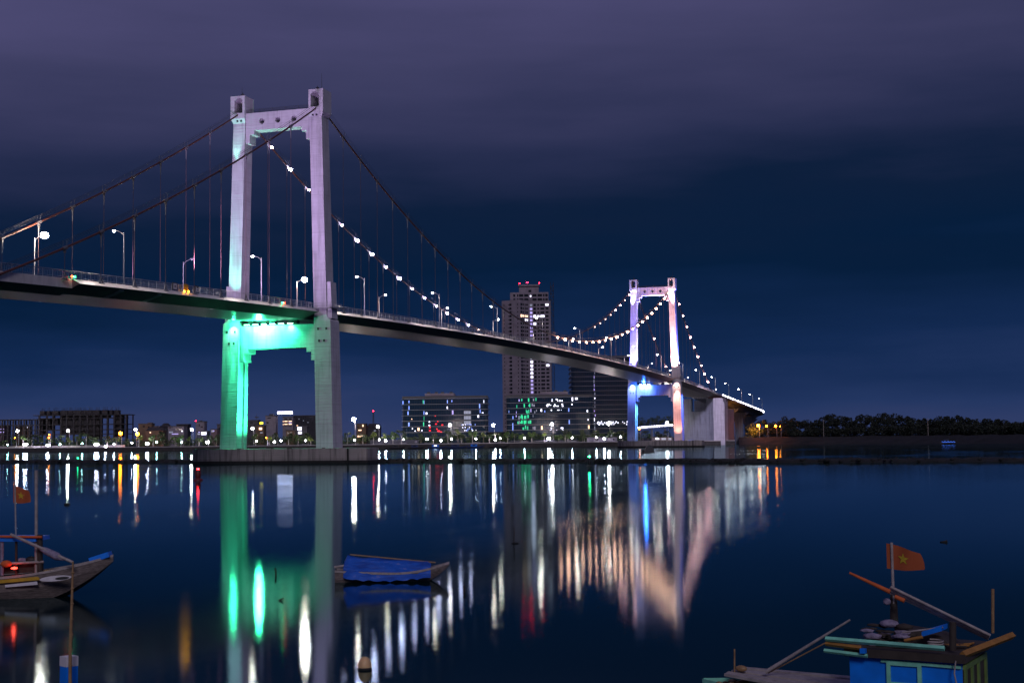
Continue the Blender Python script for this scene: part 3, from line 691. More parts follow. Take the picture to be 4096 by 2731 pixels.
for i, u in enumerate([-76.6,-26.7,26.4,77.6,127.5,178.4,227.4,277.4,327.5,378,431.6,479.5,531.9,630.1]):
    k = 'o' if i == 1 else ('b' if i in (0, 2) else 'n')
    if i == 3: k = 's'
    lab = 'unlit street lamp on the far railing, left of the green tower leg' if i == 1 else f'lit street lamp arching right, {ORD[i]} from the left along the far railing'
    deck_lamp(u, -1, k, lab)

# ------------------------------------------------------------------ anchorage and approach viaduct
a = thing('anchorage_block', 'massive grey concrete anchorage block right of the pink tower leg', 'anchorage', vec(530,0,0))
mb = MB(); 
def ab(u0,u1,v0,v1,z0,z1,mi=0): mb.hexa([vec(u0-530,v0,z0),vec(u1-530,v0,z0),vec(u1-530,v1,z0),vec(u0-530,v1,z0),vec(u0-530,v0,z1),vec(u1-530,v0,z1),vec(u1-530,v1,z1),vec(u0-530,v1,z1)], mi)
ab(530,575,-10.5,9.,-2,19.4); ab(530,534,-10.5,-4.8,19.4,26.6); ab(530,534,3.8,9.,19.4,26.6); ab(570,575,-10.5,9.,19.4,26.6)
mb.build('base_block', MT['grey_conc'], a)
mb = MB(); ab(522.,533.,9.05,14.6,-2,26.6); ab(521.6,533.4,14.7,15.4,-2,24.5); mb.build('buttress', MT['white_conc'], a)
mb = MB(); ab(533.1,575,9.05,12.6,-2,21); mb.build('side_wall', MT['grey_conc'], a)
mb = MB(); ab(529.7,576,-10.9,12.9,-2,.7); mb.build('waterline_footing', MT['rock'], a)
mb = MB()
for h in (.5, 1.): mb.tube([vec(.2,-4.8,19.4+h), vec(.2,3.8,19.4+h)], .04, 5)
for k in range(6): mb.tube([vec(.2,-4.7+1.7*k,19.4), vec(.2,-4.7+1.7*k,20.4)], .03, 4)
mb.build('platform_railing', MT['galv'], a)
via = thing('approach_viaduct', 'curving approach viaduct with a string of white parapet lights, right of the anchorage', 'viaduct', vec(530,0,0))
def vpath(s):    # s metres beyond u=530 -> centre (u, v), heading
    if s < 195: return 530+s, 0., 0.
    R = 150.; w = (s-195)/R; return 725+R*math.sin(w), -R*(1-math.cos(w)), w
def vp(s, v, z):
    u, c, w = vpath(s); p = vec(u+v*math.sin(w), c+v*math.cos(w), 0); zz = 36.3-6.2e-5*327.5**2-.038*min(s,330)+z
    return Vector((p.x-530, p.y, zz))
sec = [(-9.3,0),(9.3,0),(9.3,-.7),(5.2,-1.3),(4.2,-3.),(-4.2,-3.),(-5.2,-1.3),(-9.3,-.7)]
mb = MB(); ss = [0.3+6*i for i in range(60)]; m = len(sec)
vs = [vp(s, v, z) for s in ss for v, z in sec]
for i in range(len(ss)-1):
    for k in range(m): mb.add([vs[i*m+k], vs[i*m+(k+1)%m], vs[(i+1)*m+(k+1)%m], vs[(i+1)*m+k]], [(0,1,2,3)], 1 if k == 0 else 0)
mb.add(vs[:m], [tuple(range(m))]); mb.add(vs[-m:], [tuple(range(m))])
mb.build('box_girder', [MT['grey_conc'], MT['asphalt']], via)
for sgn in (1, -1):
    mb = MB(); q = [vp(s, sgn*9.2, .95) for s in ss]
    mb.tube(q, .06, 5); mb.tube([vp(s, sgn*9.2, .2) for s in ss], .12, 4)
    for s in ss: mb.tube([vp(s, sgn*9.2, 0), vp(s, sgn*9.2, .95)], .05, 4)
    mb.build('parapet', MT['galv'], via)
for s in (60, 105, 150, 195, 240):
    u, c, w = vpath(s); mb = MB(); zt = vp(s, 0, -3).z
    def q(du, dv, z): return Vector(vp(s, dv, 0).xy.to_3d()) + Vector((du, 0, z))
    mb.hexa([q(-1.3,-2.6,0), q(1.3,-2.6,0), q(1.3,2.6,0), q(-1.3,2.6,0), q(-1.3,-2.8,zt-4), q(1.3,-2.8,zt-4), q(1.3,2.8,zt-4), q(-1.3,2.8,zt-4)])
    mb.hexa([q(-1.4,-2.8,zt-4), q(1.4,-2.8,zt-4), q(1.4,2.8,zt-4), q(-1.4,2.8,zt-4), q(-1.5,-7.,zt-.05), q(1.5,-7.,zt-.05), q(1.5,7.,zt-.05), q(-1.5,7.,zt-.05)])
    mb.build('support_pier', MT['grey_conc'], via)
E_led = emit('parapet_led', (.9, .86, 1.), 16)
lm_led = MB().cbox((0,0,0), (.8,.25,.55)).mesh('led', [E_led])
k = 0; s = 26.
while s < 300 and k < 96:
    if int(s) % 37 > 3:
        o = bpy.data.objects.new('parapet_light', lm_led); COL.objects.link(o); o.parent = via; o.location = vp(s, 9.38, .55); o.rotation_euler = (0,0,vpath(s)[2]); k += 1
    s += 2.6

# ------------------------------------------------------------------ far-shore things: local frames facing the camera
class Bld:
    """frame at the foot of a building; pixel columns/rows turn into local x, z at the building's own depth"""
    def __init__(s, name, label, cat, xc, D, zg=LZ, group=None):
        s.xc, s.D, s.zg = xc, D, zg; s.k = D/F; s.h = horizon(xc)
        s.t = thing(name, label, cat, ground(xc, D, zg), VIEWROT, group); s.slope = (horizon(xc+100)-horizon(xc))/100
    def X(s, x): return (x-s.xc)*s.k
    def Z(s, y): return CZ+(s.h-y)*s.k-s.zg
    def box(s, name, x0, x1, y0, y1, d0, d1, m, parent=None, inset=0):
        z0 = s.Z(y1) if y1 is not None else -.3
        return MB().box(s.X(x0), s.X(x1), d0, d1, z0, s.Z(y0)).build(name, m, parent or s.t)
E_win_refl = emit('window_reflection_warm', (1., .62, .40), 2.2, False); E_winw_refl = emit('window_reflection_white', (.80, .80, 1.), 2.6, False); E_reflb = emit('reflection_blue', (.22, .35, 1.), 1.6, False)  # shared by real windows and by office panes glowing in place of reflections
E_reflg = emit('reflection_green', (.04, .75, .36), .7, False); E_reflr = emit('reflection_red', (1., .02, .03), 2.0, False); E_dimw_refl = emit('window_reflection_dim', (.45, .5, .62), .22, False)
E_lav = emit('window_reflection_lavender', (.50, .42, .95), .9, False)

# residential tower
B = Bld('apartment_tower', 'tall pale apartment tower with red roof beacons behind the bridge deck', 'apartment tower', 2100, 1150)
mb = MB()
def pan(x0, d0, x1, d1, yt, db):   # slab with a slanted front
    zt = B.Z(yt); mb.hexa([(B.X(x0),d0,-.3),(B.X(x1),d1,-.3),(B.X(x1),db,-.3),(B.X(x0),db,-.3),(B.X(x0),d0,zt),(B.X(x1),d1,zt),(B.X(x1),db,zt),(B.X(x0),db,zt)])
pan(2012.6, 9, 2086, 0, 1196, 30); mb.build('west_block', MT['wallplaster'], B.t)
mb = MB(); pan(2086.05, .02, 2124, 9, 1196, 30); mb.build('inner_block', MT['wallplaster'], B.t)
mb = MB(); pan(2138, 9, 2210.5, 7, 1198, 30); mb.build('east_block', MT['wallplaster'], B.t)
B.box('stair_core', 2124, 2138, 1190, None, 10.5, 29, MT['wallplaster'])
B.box('upper_storeys', 2047, 2203, 1160.5, 1199, 12, 28, MT['wallplaster'])
r = B.box('penthouse', 2084, 2164, 1134, 1161, 15, 26, MT['wallplaster']); B.box('roof_slab', 2081, 2168, 1127.5, 1133.9, 13.5, 27.5, MT['wallplaster'])
mb = MB()
for x in range(2014, 2210, 3):
    mb.tube([(B.X(x), 8.5 if x < 2086 else 8, B.Z(1196)), (B.X(x), 8.5 if x < 2086 else 8, B.Z(1196)+1.1)], .06, 4)
mb.build('roof_railing', MT['dark_steel'], B.t)
E_redb = emit('aviation_beacon', (1., .01, .03), 40, False)
for x, y in ((2086.4,1121.8),(2115.5,1119),(2120.5,1119),(2167,1121.8)):
    mb = MB(); mb.ball((B.X(x), 14, B.Z(y)), .42, 0, 1); mb.tube([(B.X(x),14,B.Z(1127.5)),(B.X(x),14,B.Z(y))], .1, 4, 1); mb.build('aviation_beacon', [E_redb, MT['dark_steel']], B.t)
def front(x):
    if x < 2086: return 9*(2086-x)/(2086-2012.6)
    if x < 2124: return 9*(x-2086)/(2124-2086)
    if x < 2138: return 10.5
    return 9 - 2*(x-2138)/72.5
lit = {}
for fl, xx in ((0,2196),(3,2092),(3,2100),(3,2108),(3,2114),(3,2147),(3,2161),(3,2177),(4,2108),(4,2112),(4,2181),(5,2147),(12,2110),(12,2118),(16,2164),(16,2181),(16,2197),(16,2124)): lit[(fl, xx)] = 1
cols = [(2022,3,5),(2040.5,3,4),(2047.5,9,9),(2077,3.5,6),(2092,7,10),(2100,6,7),(2108,3,9),(2115,6.5,7),(2146,10,10),(2160.5,8,7),(2177,16,8),(2196,12,8)]
restw = MB(); nw = 0
def win(x, y, w, h, m):
    d = front(x); X0, X1 = B.X(x-w/2), B.X(x+w/2); da, dbb = front(x-w/2), front(x+w/2)
    return [(X0,da-.10,B.Z(y+h/2)),(X1,dbb-.10,B.Z(y+h/2)),(X1,dbb+.2,B.Z(y+h/2)),(X0,da+.2,B.Z(y+h/2)),(X0,da-.10,B.Z(y-h/2)),(X1,dbb-.10,B.Z(y-h/2)),(X1,dbb+.2,B.Z(y-h/2)),(X0,da+.2,B.Z(y-h/2))]
for fl in range(34):
    y = 1214 + 15.35*fl
    if y > 1745: break
    for ci, (x, w, h) in enumerate(cols):
        L_ = any(abs(x-q[1]) < 3.2 and q[0] == fl for q in lit)
        pts8 = win(x, y, w, h, None)
        if L_ or (ci in (2, 10) and nw < 90 and fl < 26):
            MB().hexa(pts8).build('window', (E_win_refl if fl == 3 and x < 2120 else E_winw_refl) if L_ else MT['glassdark'], B.t); nw += 1
        else: restw.hexa(pts8)
    if fl < 25:
        X0, X1 = B.X(2127), B.X(2136.5); MB().box(X0, X1, 10.3, 10.6, B.Z(y+4.2), B.Z(y-4.2)).build('stair_window', (E_winw_refl if 12 <= fl < 20 else E_lav) if fl not in (0, 9, 11) else E_dimw_refl, B.t)
for y in (1173, 1190):
    for x, w in ((2064,8),(2078,5),(2092,17),(2113,17),(2146,17),(2168,18),(2184,6),(2195,9)): restw.box(B.X(x-w/2), B.X(x+w/2), 11.9, 12.1, B.Z(y+5), B.Z(y-5))
for y in (1176, 1194): MB().box(B.X(2128), B.X(2133), 11.85, 12.05, B.Z(y+3), B.Z(y-3)).build('stair_window', E_winw_refl, B.t)
restw.box(B.X(2122), B.X(2134), 14.9, 15.1, B.Z(1160), B.Z(1149))
tag(restw.build('window', MT['glassdark'], B.t), None, kind='stuff')
# crane mast
C_ = Bld('crane_mast', 'dark lattice tower-crane mast standing against the right side of the apartment tower', 'crane mast', 2216, 1160)
mb = MB(); w = 1.25; zt = C_.Z(1125)
for x in (-w, w):
    for y in (-w, w): mb.tube([(x,y,0),(x,y,zt)], .14, 4)
z = 0; f_ = 1
while z < zt-2.6:
    for y in (-w, w): mb.tube([(-w*f_,y,z),(w*f_,y,z+2.6)], .10, 4); mb.tube([(-w,y,z),(w,y,z)], .10, 4)
    for x in (-w, w): mb.tube([(x,-w*f_,z),(x,w*f_,z+2.6)], .10, 4)
    z += 2.6; f_ = -f_
mb.build('lattice', MT['dark_steel'], C_.t)

# glass office blocks
E_red2 = E_reflr
def glass_block(name, label, x0, x1, ytop, ys, D, depth, pent=None, refl_list=(), mull=6., bottom=None):
    xc = (x0+x1)/2; G = Bld(name, label, 'office building', xc, D)
    sl = G.slope
    core = MB().box(G.X(x0+3), G.X(x1-3), .9, depth-1, -.3, G.Z(ys[0]-1)).build('core', MT['dark_steel'], G.t)
    prev = None
    for i, y in enumerate(ys):
        zt = G.Z(y); zb = G.Z(ys[i+1]) if i+1 < len(ys) else -.2
        mb = MB(); r = 2.2; X0, X1 = G.X(x0), G.X(x1)
        poly = [(X0, depth), (X0, r), (X0+r*.3, r*.3), (X0+r, 0), (X1-r, 0), (X1-r*.3, r*.3), (X1, r), (X1, depth)]
        mb.prism(poly, lambda p, t: (p[0], p[1], t), zb+.45, zt-.02, 0); g = mb.build('glass_storey', MT['facade'], G.t)
        mb = MB(); poly2 = [(p[0]+(-.7 if p[0] < 0 else .7), p[1]-(.7 if p[1] < depth else 0)) for p in poly]
        mb.prism(poly2, lambda p, t: (p[0], p[1], t), zt, zt+.24, 0); mb.build('floor_slab', MT['slab'], G.t)
        mb = MB(); n = int((X1-X0)/1.5)
        for q in range(1, n): xx = X0+(X1-X0)*q/n; mb.box(xx-.05, xx+.05, -.14, .02, zb+.46, zt-.03)
        mb.build('mullion', MT['mull'], g)
    mb = MB(); mb.box(G.X(x0), G.X(x1), .2, .6, G.Z(ys[0])+.42, G.Z(ytop)); mb.box(G.X(x0), G.X(x0)+.4, .6, depth, G.Z(ys[0])+.42, G.Z(ytop)); mb.box(G.X(x1)-.4, G.X(x1), .6, depth, G.Z(ys[0])+.42, G.Z(ytop)); mb.build('roof_parapet', MT['dark_steel'], G.t)
    if pent:
        p = G.box('plant_room', pent[0], pent[1], pent[2], pent[3], 3, depth-3, MT['wallplaster'])
        for x in pent[4]: G.box('rooftop_tank', x-6, x+6, pent[2]-6, pent[2]-.2, 4, 8, MT['dark_steel'], p)
    for (x, y, w, h, m) in refl_list:
        MB().box(G.X(x-w/2), G.X(x+w/2), -.09, .01, G.Z(y+h/2), G.Z(y-h/2)).build('reflection_pane', m, G.t)  # glowing panes added in place of bridge lights mirrored in the glass
    return G
rl = random.Random(3); ll = []
for x, y, w, h, m in ((1613,1608,3,14,E_reflb),(1637,1605,3,10,E_reflb),(1637,1629,3,15,E_reflb),(1633,1650,4,14,E_reflb),(1636,1695,5,14,E_reflb),(1694,1606,3,14,E_reflg),(1698,1607,2,14,E_reflb),(1697,1650,3,14,E_reflb),(1707,1652,6,8,E_winw_refl),(1697,1672,2,16,E_reflg),(1695,1695,4,16,E_reflg),(1791,1606,3,12,E_reflb),(1790,1630,3,10,E_winw_refl),(1809,1604,3,8,E_reflb),(1812,1649,6,16,E_lav),(1920,1625,4,16,E_reflb),(1922,1646,3,14,E_reflb),(1937,1607,2,12,E_winw_refl),(1932,1652,6,4,E_winw_refl),(1914,1666,6,10,E_winw_refl),(1648,1674,4,4,E_win_refl),(1718,1686,5,5,E_winw_refl),(1718,1700,6,5,E_winw_refl),(1675,1715,8,12,E_win_refl),(1650,1712,4,5,E_winw_refl),(1661,1722,4,4,E_winw_refl),(1688,1720,4,6,E_winw_refl),(1745,1695,7,4,E_reflr),(1770,1699,6,4,E_reflr),(1748,1715,5,4,E_reflr),(1720,1708,6,5,E_reflr),(1720,1721,7,4,E_reflr),(1755,1723,10,5,E_reflr),(1765,1727,6,4,E_reflr),(1742,1663,3,3,E_reflr),(1752,1685,4,3,E_reflr),(1871,1671,28,14,E_dimw_refl),(1871,1691,28,14,E_dimw_refl),(1871,1650,28,12,E_dimw_refl)): ll.append((x,y,w,h,m))
for k in range(26): ll.append((1845+rl.uniform(0,62), rl.choice((1699,1710,1716,1722)), rl.uniform(1.5,3.5), rl.uniform(2,4), rl.choice((E_winw_refl,E_winw_refl,E_reflb))))
glass_block('glass_office', 'low wide dark glass office block with red glowing reflection panes left of the apartment tower', 1610, 1952, 1583, [1594,1616.5,1639,1661.5,1683.5,1705.5,1728.5,1750], 900, 26, (1700,1818,1572,1592,(1714,1745,1770,1805)), ll)
ll = []
for fl, y in enumerate((1600, 1622, 1644, 1666, 1688, 1709)):
    for k in range(7):
        x = rl.uniform(2062, 2150); g = 2080 < x < 2125
        ll.append((x, y+rl.uniform(-4,4), rl.uniform(2,5), rl.uniform(8,15), E_reflg if g or rl.random() < .3 else rl.choice((E_dimw_refl, E_lav))))
for k in range(9): ll.append((2085+rl.uniform(0,40), rl.choice((1664,1667,1686)), rl.uniform(4,8), 13, E_reflg))
for k in range(34):
    x = rl.uniform(2187, 2257); y = rl.choice((1597,1603,1617,1620,1624,1640,1712,1719)); ll.append((x, y, rl.uniform(2,7), rl.uniform(2,6), E_winw_refl))
for x, y, w, h, m in ((2167,1640,5,10,E_winw_refl),(2168,1710,6,14,E_win_refl),(2181,1645,3,8,E_reflb),(2052,1705,3,30,E_reflb),(2053,1668,3,12,E_reflb),(2037,1644,2,10,E_reflb),(2277,1640,4,14,E_reflb),(2278,1688,4,16,E_reflb),(2292,1597,5,14,E_winw_refl),(2308,1595,10,8,E_winw_refl),(2290,1618,5,5,E_winw_refl),(2351,1645,5,8,E_winw_refl),(2354,1680,4,6,E_winw_refl),(2356,1709,5,14,E_win_refl),(2300,1642,4,10,E_dimw_refl),(2342,1623,3,8,E_reflb),(2160,1728,10,18,E_dimw_refl)): ll.append((x,y,w,h,m))
glass_block('glass_office', 'low glass office block with green and white glowing reflection panes in front of the apartment tower', 2027, 2374, 1578, [1589,1610.5,1632,1654.5,1676.5,1698,1719,1742], 900, 26, (2164,2276,1566,1588,(2180,2205,2228,2264)), ll[:99])
ll = []
for k in range(44): ll.append((2388+rl.uniform(0,122), 1690+rl.uniform(-5,8), rl.uniform(1.5,4), rl.uniform(3,6), E_winw_refl))
for k in range(14): ll.append((2379+rl.uniform(0,4), 1490+k*17, rl.uniform(2,4), rl.uniform(6,14), rl.choice((E_winw_refl,E_lav,E_dimw_refl))))
glass_block('glass_tower', 'large dark glass tower with thin floor bands behind the blue-lit far tower leg', 2289, 2552, 1422, [1430+18.9*k for k in range(17)], 1010, 40, None, ll)

# unfinished concrete frame at the left
U = Bld('unfinished_building', 'unfinished dark concrete frame with rebar on its roof at the left edge', 'unfinished building', 250, 1010)
mb = None
for y, x0, x1, dd in ((1676,-60,152,.9),(1660,131,516,1.0),(1672,150,490,.9),(1698,-60,505,1.),(1719,-60,510,.6),(1737,-60,510,.6)):
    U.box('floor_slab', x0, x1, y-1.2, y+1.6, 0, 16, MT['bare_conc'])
rc = random.Random(5)
for x in list(range(-40, 150, 22)):
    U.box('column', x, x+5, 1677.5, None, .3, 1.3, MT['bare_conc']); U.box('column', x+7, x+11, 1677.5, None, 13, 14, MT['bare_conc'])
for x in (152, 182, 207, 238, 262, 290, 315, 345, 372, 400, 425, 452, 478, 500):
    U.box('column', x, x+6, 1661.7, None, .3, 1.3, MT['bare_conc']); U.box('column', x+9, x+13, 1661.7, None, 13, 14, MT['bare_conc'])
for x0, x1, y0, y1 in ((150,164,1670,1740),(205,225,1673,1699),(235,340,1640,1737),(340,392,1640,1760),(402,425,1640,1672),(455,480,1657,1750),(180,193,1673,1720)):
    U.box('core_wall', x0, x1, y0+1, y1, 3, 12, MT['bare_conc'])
for x0, x1 in ((154,172),(182,193),(203,227),(237,262),(266,285),(288,320),(324,338),(345,362),(375,391),(402,425),(434,444),(453,470)):
    s_ = U.box('column_stub', x0, x1, 1642, 1658.8, 2, 8, MT['bare_conc']); mb = MB()
    for k in range(int((x1-x0)/1.6)):
        x = x0+.8+k*1.6; mb.tube([(U.X(x), 3+rc.uniform(0,3), U.Z(1642)), (U.X(x)+rc.uniform(-.12,.12), 3+rc.uniform(0,3), U.Z(1629+rc.uniform(-2,4)))], .05, 3)
    mb.build('rebar', MT['dark_steel'], s_)
E_neon = emit('neon_sign', (.72, .66, 1.), 9, False); E_ysign = emit('yellow_sign', (1., .72, .02), 5, False)
# small houses of the far shore
PL = {k: mat('plaster_'+k, c, .85, noise=.4, scale=.3) for k, c in dict(white=(.24,.22,.26), pink=(.16,.11,.13), ochre=(.13,.085,.055), grey=(.08,.08,.095), dark=(.035,.035,.045), blue=(.07,.08,.13)).items()}
def house(label, x0, x1, y0, D, wall, wins=(), roof='flat', extra=None):
    H = Bld('house', label, 'house', (x0+x1)/2, D)
    w = H.box('wall', x0, x1, y0, None, 0, 9, PL[wall])
    if roof == 'flat': MB().box(H.X(x0)-.3, H.X(x1)+.3, -.3, 9.3, H.Z(y0)+.01, H.Z(y0)+.5).build('roof', PL['grey'], H.t)
    elif roof == 'pitch':
        mb = MB(); X0, X1 = H.X(x0)-.5, H.X(x1)+.5; z = H.Z(y0)+.01; mb.add([(X0,-.5,z),(X1,-.5,z),(X1,9.5,z),(X0,9.5,z),(X0+1.5,4.5,z+2.4),(X1-1.5,4.5,z+2.4)], [(0,1,5,4),(1,2,5),(2,3,4,5),(3,0,4),(0,3,2,1)]); mb.build('roof', MT['red' if False else 'bare_conc'], H.t)
    for (x, y, ww, hh, m) in wins:
        MB().box(H.X(x-ww/2), H.X(x+ww/2), -.12, .05, H.Z(y+hh/2), H.Z(y-hh/2)).build('window', m, H.t)
    if extra: extra(H)
    return H
GD = MT['glassdark']
house('dim pink house with a lavender shopfront at the far left edge', -40, 20, 1703, 1060, 'pink', [(8,1716,18,2,E_lav),(6,1728,22,4,E_lav),(8,1708,16,2,GD)])
house('brown house with a lit window behind the left half of the unfinished building', 62, 112, 1706, 1075, 'ochre', [(106,1709,6,5,E_winw_refl),(84,1712,8,5,GD),(72,1712,6,5,GD)])
house('ochre house with a raised roof room right of the unfinished building', 553, 605, 1696, 960, 'ochre', [(575,1705,8,6,GD),(595,1708,6,6,GD)], extra=lambda H: H.box('roof_room', 587, 603, 1690, 1695, 2, 7, PL['ochre']))
house('white flat-roofed house with one narrow lit window behind the orange lamps', 592, 636, 1706, 965, 'white', [(625,1713,4,6,E_win_refl),(613,1720,5,8,GD),(605,1712,6,5,GD)])
house('orange-lit low house behind the trees right of the orange lamps', 584, 652, 1722, 940, 'ochre', [(601,1729,5,4,E_win_refl),(640,1726,8,5,GD)], 'pitch')
house('dark house with a tiled roof left of the round-fronted building', 643, 672, 1706, 985, 'dark', [(655,1714,8,5,GD)], 'pitch')
house('pale round-fronted building with violet ground floor lights', 672, 736, 1706, 960, 'white', [(679,1710,10,6,PL['pink']),(684,1728,16,6,E_dimw_refl),(700,1735,26,3,E_lav),(728,1724,5,4,E_winw_refl),(715,1716,22,5,GD)])
house('dark rooftop building with water tanks behind the round-fronted building', 705, 752, 1698, 1010, 'dark', [(720,1704,10,4,GD)])
house('narrow pale house with a rooftop tank and red lamp, left of the green leg', 782, 817, 1687, 985, 'white', [(807,1707,8,4,GD),(797,1700,3,9,GD)], extra=lambda H: (H.box('water_tank', 796, 805, 1681, 1686.5, 2, 4, MT['dark_steel']), MB().ball((H.X(782), 1, H.Z(1683)), .35).build('signal_lamp', E_redb, H.t)))
house('low shop with a bright white front left of the green leg', 787, 828, 1726, 930, 'blue', [(815,1733,20,11,E_winw_refl),(797,1726,8,5,E_lav),(795,1735,10,6,E_dimw_refl)])
house('dark house with a violet lit balcony beside the green leg', 842, 868, 1718, 955, 'pink', [(855,1723,5,4,E_lav),(850,1724,10,8,E_dimw_refl)])
house('grey brick house touching the left edge of the green leg', 868, 890, 1698, 975, 'grey', [(878,1712,8,5,GD)])
house('grey house with a rooftop aerial right of the green leg', 988, 1032, 1682, 985, 'grey', [(1005,1690,12,5,GD),(1020,1700,10,5,GD)], extra=lambda H: (MB().tube([(H.X(1024),2,H.Z(1682)),(H.X(1024),2,H.Z(1656))], .12, 5).build('aerial', MT['dark_steel'], H.t), H.box('aerial_platform', 1018, 1032, 1667, 1671, 1, 3, MT['dark_steel'])))
house('house with a lit upstairs window below the yellow sign', 1022, 1056, 1702, 950, 'ochre', [(1042,1714,12,9,E_win_refl),(1046,1730,10,4,E_dimw_refl)], extra=lambda H: MB().box(H.X(1040), H.X(1052), -.6, -.3, H.Z(1696), H.Z(1688)).build('yellow_sign', E_ysign, H.t))
house('tall white blank-walled house left of the neon sign', 1062, 1103, 1664, 985, 'white', [(1077,1671,14,4,GD),(1070,1690,9,6,GD)], extra=lambda H: H.box('roof_room', 1075, 1092, 1655, 1663.4, 2, 6, PL['grey']))
def hotel_extra(H):
    fr = MB()
    for x in (1148, 1158, 1168): fr.tube([(H.X(x),1,H.Z(1668)),(H.X(x),1,H.Z(1656))], .12, 4)
    fr.build('sign_frame', MT['dark_steel'], H.t)
    MB().box(H.X(1110), H.X(1170), -.2, .5, H.Z(1654.5), H.Z(1645.5)).build('neon_sign', E_neon, H.t)
    for y in (1674, 1684, 1696):
        for x in (1144, 1161):
            H.box('balcony', x-7, x+7, y+4, y+6, -.9, -.02, PL['white'])
house('small hotel with lit arched balconies under a long white neon roof sign', 1131, 1172, 1668, 1000, 'white', [(1144,1684.5,12,3,E_win_refl),(1161,1684.5,12,3,E_win_refl),(1144,1696,12,3,E_win_refl),(1161,1696,12,3,E_win_refl),(1133,1685,3,3,E_win_refl),(1133,1697,3,3,E_win_refl),(1144,1675,12,5,GD),(1161,1675,12,5,GD),(1144,1690,12,5,GD),(1161,1690,11,5,E_lav)], extra=hotel_extra)
ap = [(1178+9*i, 1668+7*j, 3.5, 3.5, E_dimw_refl if (i*3+j*5) % 11 == 0 else GD) for i in range(9) for j in range(4)]
house('long dark apartment block between the neon sign and the right tower leg', 1174, 1262, 1663, 1080, 'dark', ap)
house('low dark building with two bright shop windows between the tower legs', 1178, 1228, 1706, 940, 'grey', [(1198,1714,16,13,E_winw_refl),(1200,1730,14,9,E_winw_refl),(1189,1701.5,6,2,E_win_refl)])
house('ochre lit narrow house between the tower legs', 1144, 1178, 1721, 935, 'ochre', [(1165,1732,5,8,GD),(1152,1732,6,6,GD)])
house('brown stepped house with a lit roof terrace right of the near tower', 1426, 1464, 1696, 950, 'ochre', [(1440,1720,12,4,E_win_refl),(1452,1702,5,8,E_win_refl),(1440,1744,22,6,E_win_refl),(1432,1708,6,5,GD)])
house('dark house behind the trees left of the first glass office block', 1468, 1520, 1708, 960, 'dark', [(1480,1722,8,4,GD),(1500,1722,8,4,E_dimw_refl)], 'pitch')
house('low green-grey shed with a blank side wall in front of the first glass office', 1480, 1672, 1762, 850, 'grey', [(1664,1767,10,8,PL['white'])])
house('long low house with lit windows beside the far tower pier', 2350, 2468, 1750, 818, 'white', [(2390,1757,6,6,GD),(2420,1757,6,6,GD),(2455,1757,5,6,GD),(2440,1742,16,4,E_winw_refl)])
house('bright white fenced kiosk between the far tower legs', 2610, 2690, 1748, 830, 'white', [(2630,1753,14,7,E_winw_refl),(2655,1755,18,8,E_dimw_refl),(2678,1755,14,8,E_dimw_refl)])
house('dark low workshop right behind the second glass office block corner', 1952, 2026, 1730, 930, 'dark', [(1975,1738,10,4,E_dimw_refl),(2000,1738,10,4,GD)])
R_ = Bld('radio_mast', 'thin dark lattice radio mast with a red tip right of the near tower', 'radio mast', 1494, 980)
mb = MB(); zt = R_.Z(1645)
for x, y in ((-.8,0),(.8,0),(0,1.2)): mb.tube([(x,y,0),(x*.4,y*.4,zt)], .12, 4)
for k in range(24): mb.tube([(-.8+.02*k,0,k*.04*zt),(.8-.02*k,0,(k+1)*.04*zt)], .08, 3)
mb.build('lattice', MT['dark_steel'], R_.t); MB().ball((0,0,zt+.3), .4).build('signal_lamp', E_redb, R_.t)

# second lit road bridge ramp behind the far tower
rp = thing('lit_ramp', 'low road ramp edged with white lights seen through the far tower legs', 'ramp', ground(2620, 900, LZ), VIEWROT)
mb = MB(); k_ = 900/F; h_ = horizon(2620)
def RX(x): return (x-2620)*k_
def RZ(y): return CZ+(h_-y)*k_-LZ
mb.hexa([(RX(2540),0,RZ(1718)),(RX(2720),0,RZ(1704)),(RX(2720),8,RZ(1704)),(RX(2540),8,RZ(1718)),(RX(2540),0,RZ(1711)),(RX(2720),0,RZ(1699)),(RX(2720),8,RZ(1699)),(RX(2540),8,RZ(1711))])
for x in (2556, 2610, 2664, 2712): mb.box(RX(x)-.5, RX(x)+.5, 2, 5, -.3, RZ(1714))
mb.build('ramp_deck', MT['grey_conc'], rp)
for i in range(15):
    x = 2549+i*10; y = 1711-(x-2540)*12/180-1.5; MB().cbox((RX(x), -.2, RZ(y)), (.9,.3,.6)).build('edge_light', E_led, rp)

# ------------------------------------------------------------------ trees
def crown_mesh(name, seed, m, n=620, rx=2.3, rz=1.9, size=.5):
    q = random.Random(seed); mb = MB(); cl = []
    for _ in range(9):
        w = q.uniform(0, 2*PI); rr = rx*math.sqrt(q.random())*.72; cl.append((rr*math.cos(w), rr*math.sin(w), q.uniform(-.62, .75)*rz, q.uniform(.55, 1.0)))
    for i in range(n):
        c = cl[i % len(cl)]
        d = Vector((q.gauss(0,1), q.gauss(0,1), q.gauss(0,1))).normalized()*q.uniform(.45,1.)**.5*c[3]
        p = Vector((c[0]+d.x*1.05, c[1]+d.y*1.05, c[2]+d.z*.85)); s = size*q.uniform(.5,1.15)
        a = Vector((q.uniform(-1,1), q.uniform(-1,1), q.uniform(-.6,.6))).normalized(); b = a.cross(Vector((q.uniform(-1,1),q.uniform(-1,1),q.uniform(-1,1)))).normalized()
        mb.add([p-a*s*.5, p+b*s*.32, p+a*s*.5, p-b*s*.32], [(0,1,2,3)])
    return mb.mesh(name, m, False)
